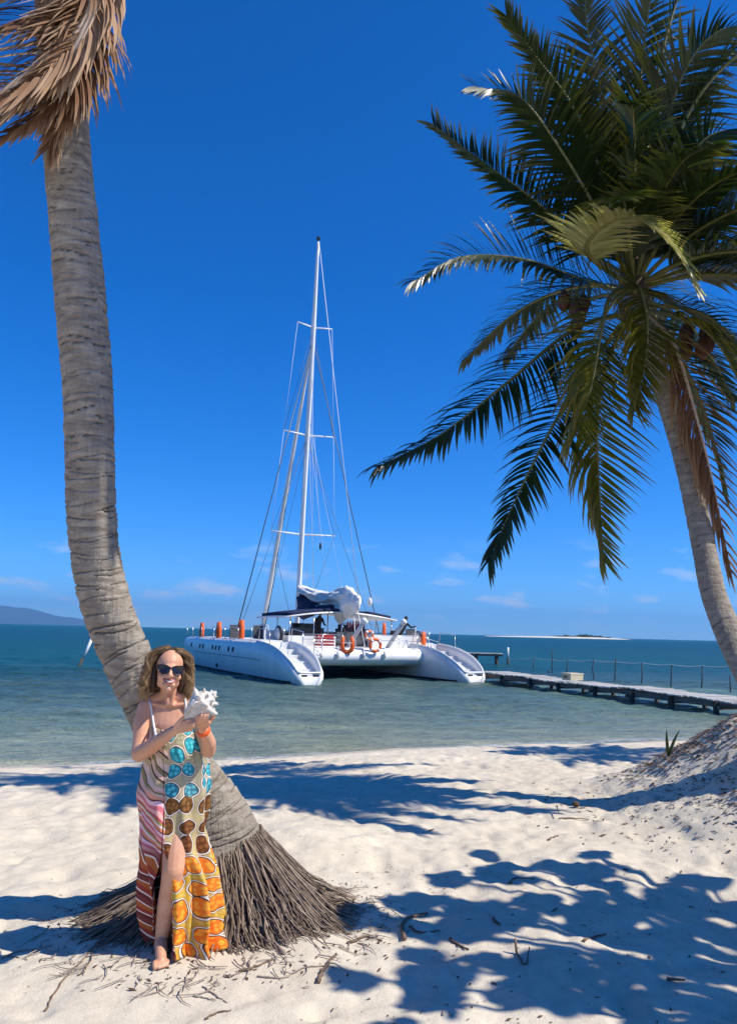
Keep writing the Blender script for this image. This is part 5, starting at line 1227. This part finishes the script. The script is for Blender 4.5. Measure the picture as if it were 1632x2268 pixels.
TW = [
 ([Z4(215, 968), Z4(245, 890), Z4(330, 790), Z4(420, 690), Z4(500, 645)], .0055, m_twig, 'longest thin twig curving from the roots down the left sand'),
 ([Z4(355, 812), Z4(400, 770), Z4(430, 700), Z4(480, 650)], .0045, m_twig, 'short twig crossing the longest curved twig'),
 ([Z4(400, 725), Z4(460, 712), Z4(520, 702)], .004, m_twig2, 'straight thin twig branching off beside the longest curved twig'),
 ([Z4(5, 735), Z4(90, 700), Z4(170, 690), Z4(240, 672)], .0055, m_twig2, 'pale twig lying beside the palm shadow on the left sand'),
 ([Z4(20, 722), Z4(70, 725), Z4(125, 738)], .004, m_twig, 'small dark twig under the pale twig beside the palm shadow'),
 ([Z4(935, 1012), Z4(985, 985), Z4(1050, 970)], .005, m_twig, 'short knotty twig with a pebble at its tip'),
 ([Z4(925, 860), Z4(985, 900), Z4(1035, 935)], .004, m_twig2, 'thin straight twig pointing away from the woman'),
 ([Z4(880, 905), Z4(930, 912), Z4(985, 925)], .004, m_twig2, 'thin twig lying across the end of the straight one'),
 ([Z4(1095, 795), Z4(1170, 770), Z4(1240, 740)], .008, m_twig, 'thick broken root stick in front of the root boss'),
 ([Z4(1445, 845), Z4(1480, 780), Z4(1530, 715)], .012, m_twig, 'stoutest grey stick lying point down by the leaf shade'),
 ([Z4(1300, 715), Z4(1230, 640), Z4(1210, 560)], .010, m_twig2, 'stray stout root lying just off the root boss'),
 ([Z4(1170, 815), Z4(1290, 820), Z4(1400, 770), Z4(1520, 770)], .005, m_twig2, 'long wavy root lying between the two thick sticks'),
 ([Z5(380, 745), Z5(372, 690), Z5(400, 660), Z5(465, 645)], .014, m_twig, 'thick hooked stick lying in the leaf shade'),
 ([Z5(400, 690), Z5(440, 715), Z5(515, 708)], .008, m_twig, 'stick touching the thick hooked one in the leaf shade'),
 ([Z5(170, 755), Z5(240, 730), Z5(300, 748)], .008, m_twig, 'curved stick at the left edge of the leaf shade'),
 ([Z5(1050, 748), Z5(1090, 735), Z5(1140, 722)], .010, m_twig, 'dark stick alone in the middle of the leaf shade'),
 ([Z5(800, 780), Z5(830, 835), Z5(850, 800)], .007, m_twig, 'forked twig standing up in the leaf shade'),
 ([Z5(555, 740), Z5(590, 765), Z5(625, 780)], .009, m_twig, 'charred looking stick in a patch of light in the shade'),
 ([Z5(775, 530), Z5(800, 510), Z5(870, 512)], .007, m_twig, 'bent twig at the top edge of the leaf shade'),
 ([Z5(710, 660), Z5(725, 675), Z5(740, 688)], .010, m_twig, 'short dark stub of stick in the shade'),
 ([Z5(960, 285), Z5(1010, 283), Z5(1075, 288)], .008, m_twig, 'reddish twig lying below the trunk shadow'),
 ([Z5(955, 265), Z5(962, 282)], .008, m_twig, 'stub of twig sticking up by the reddish twig'),
 ([Z5(920, 365), Z5(940, 355), Z5(960, 348)], .008, m_twig, 'short twig on the open sand between two shadows'),
 ([Z5(525, 1025), Z5(540, 985), Z5(550, 1020)], .005, m_twig2, 'little forked twig in the sunlit sand below the shade'),
 ([Z5(1365, 890), Z5(1440, 897)], .010, m_twig, 'straight dark stick at the far end of the leaf shade'),
]
for pts, r_, m, lab in TW:
    P = [G0(*p_, z=r_ * .6) for p_ in pts]
    if len(P) > 2: P = [Vector(q) for q in catmull(P, 4 * len(P))]
    if 'standing up' in lab or 'sticking up' in lab: P[0].z += .06; P[-1].z += .04
    P = [p_ + Vector((rnd.uniform(-.006, .006), rnd.uniform(-.006, .006), rnd.uniform(0, .004))) for p_ in P]
    b_ = P[0].copy(); o = MB().tube([p_ - b_ for p_ in P], [r_ * (1 - .5 * i / (len(P) - 1)) for i in range(len(P))], 6).build('twig', m, None, True)
    o.location = b_; tag(o, lab, 'twig', 'twigs lying on the sand')
# brown coconut husk
p_ = G0(*Z5(1025, 240), z=.03); o = MB().ball((0, 0, 0), (.04, .03, .028), 12, 8).build('coconut_husk', m_husk, None, True); o.location = p_; tag(o, 'small brown husk lying against the long trunk shadow', 'husk')
# dark leaf scraps and chips, past counting
V = []; Fc = []; rs = np.random.RandomState(3)
def scrap(x, y, s, z=.0):
    a = rs.uniform(0, 6.28); c_, s_ = math.cos(a), math.sin(a); l = s * rs.uniform(.6, 1.6); w_ = s * rs.uniform(.2, .5); g_ = ground(x, y) + z + .004; b_ = len(V); tl = rs.uniform(-.6, .6)
    for u, v in ((-l, 0), (-.2 * l, -w_), (l, rs.uniform(-.3, .3) * w_), (0, w_)): V.append((x + u * c_ - v * s_, y + u * s_ + v * c_, g_ + abs(tl) * .3 * s + tl * .35 * u + .15 * v))
    Fc.append((b_, b_ + 1, b_ + 2, b_ + 3))
for _ in range(3800):
    x = rs.normal(4.1, .9); y = rs.normal(7.7, .85)
    scrap(x, y, rs.uniform(.006, .034))
for _ in range(2200):
    t = rs.uniform(0, 1); x = 3.05 + 2.2 * t + rs.normal(0, .20); y = 8.7 + rs.normal(0, .40) - .3 * t; scrap(x, y, rs.uniform(.014, .05))
for _ in range(900): scrap(rs.normal(3.6, .26), rs.normal(6.9, .26), rs.uniform(.008, .034))
for _ in range(160): scrap(rs.normal(2.9, .3), rs.normal(7.6, .25), rs.uniform(.006, .02))
for _ in range(900): scrap(rs.uniform(-3.5, 4), rs.uniform(3.6, 10.5), rs.uniform(.003, .010))
for _ in range(260): scrap(rs.uniform(-.2, 2.4), rs.uniform(3.7, 6.2), rs.uniform(.006, .018))
for _ in range(420):
    a = rs.uniform(math.pi * .9, math.pi * 2.2); r_ = rs.normal(.88, .14); scrap(b0.x + math.cos(a) * r_, b0.y + math.sin(a) * r_, rs.uniform(.006, .02))
tag(MB().add(V, Fc).build('leaf_litter', speckled('dead_leaf', (.055, .03, .018), (.16, .09, .055), 12, .9, .2)), 'dark leaf scraps scattered over sand and mound', 'leaf litter', kind='stuff')
# loose root hairs round the boss
hair = MB()
for _ in range(130):
    a = rnd.uniform(math.pi * .95, math.pi * 2.15); r_ = rnd.uniform(.70, 1.05); x = b0.x + math.cos(a) * r_; y = b0.y + math.sin(a) * r_; an_ = a + rnd.gauss(0, .7); l = rnd.uniform(.04, .20); bnd = rnd.uniform(-.5, .5)
    pts = []
    for k in range(4): pts.append((x, y, ground(x, y) + .004 + .012 * rnd.random())); x += math.cos(an_) * l / 3; y += math.sin(an_) * l / 3; an_ += bnd
    hair.tube(pts, [.0032, .003, .0025, .0012], 4)
tag(hair.build('root_scraps', m_twig2, None, True), 'thin root scraps strewn round the foot of the big palm', 'root scraps', kind='stuff')
# sprouting coconut on the mound edge
p_ = Vector((at(1479, 1655, 8.6).x, 8.6, 0)); p_.z = ground(p_.x, p_.y); sp2 = tag(empty('palm_sprout', p_), 'young green shoot with two upright blades on the mound edge', 'sprout')
m_sprout = leafmat('sprout_leaf', (.05, .09, .02), (.08, .12, .03), (.12, .12, .03), .3)
for dx, ln in ((-.02, .02), (.05, .05)):
    rings = [[(dx * t * 1.6 + ln * t * t - w_, 0, .29 * t), (dx * t * 1.6 + ln * t * t, -.012, .29 * t), (dx * t * 1.6 + ln * t * t + w_, 0, .29 * t)] for t, w_ in ((0, .010), (.3, .019), (.6, .017), (.85, .009), (1, .001))]
    o = MB().rings(rings, cap=False, closed=False).build('blade', m_sprout, sp2, True); o.data.uv_layers.new(name='UVMap'); o.modifiers.new('t', 'SOLIDIFY').thickness = .003
# air: light sea haze
hz = MB().box((0, 4000, 190), (24000, 19000, 420)).build('haze', None)
m_haze = bpy.data.materials.new('haze'); m_haze.use_nodes = True; t_ = m_haze.node_tree; t_.nodes.clear()
o_ = t_.nodes.new('ShaderNodeOutputMaterial'); v_ = t_.nodes.new('ShaderNodeVolumePrincipled'); v_.inputs['Color'].default_value = (.26, .58, 1, 1); v_.inputs['Density'].default_value = 1.1e-4; v_.inputs['Anisotropy'].default_value = .2
t_.links.new(v_.outputs[0], o_.inputs['Volume']); hz.data.materials.clear(); hz.data.materials.append(m_haze); tag(hz, kind='stuff')
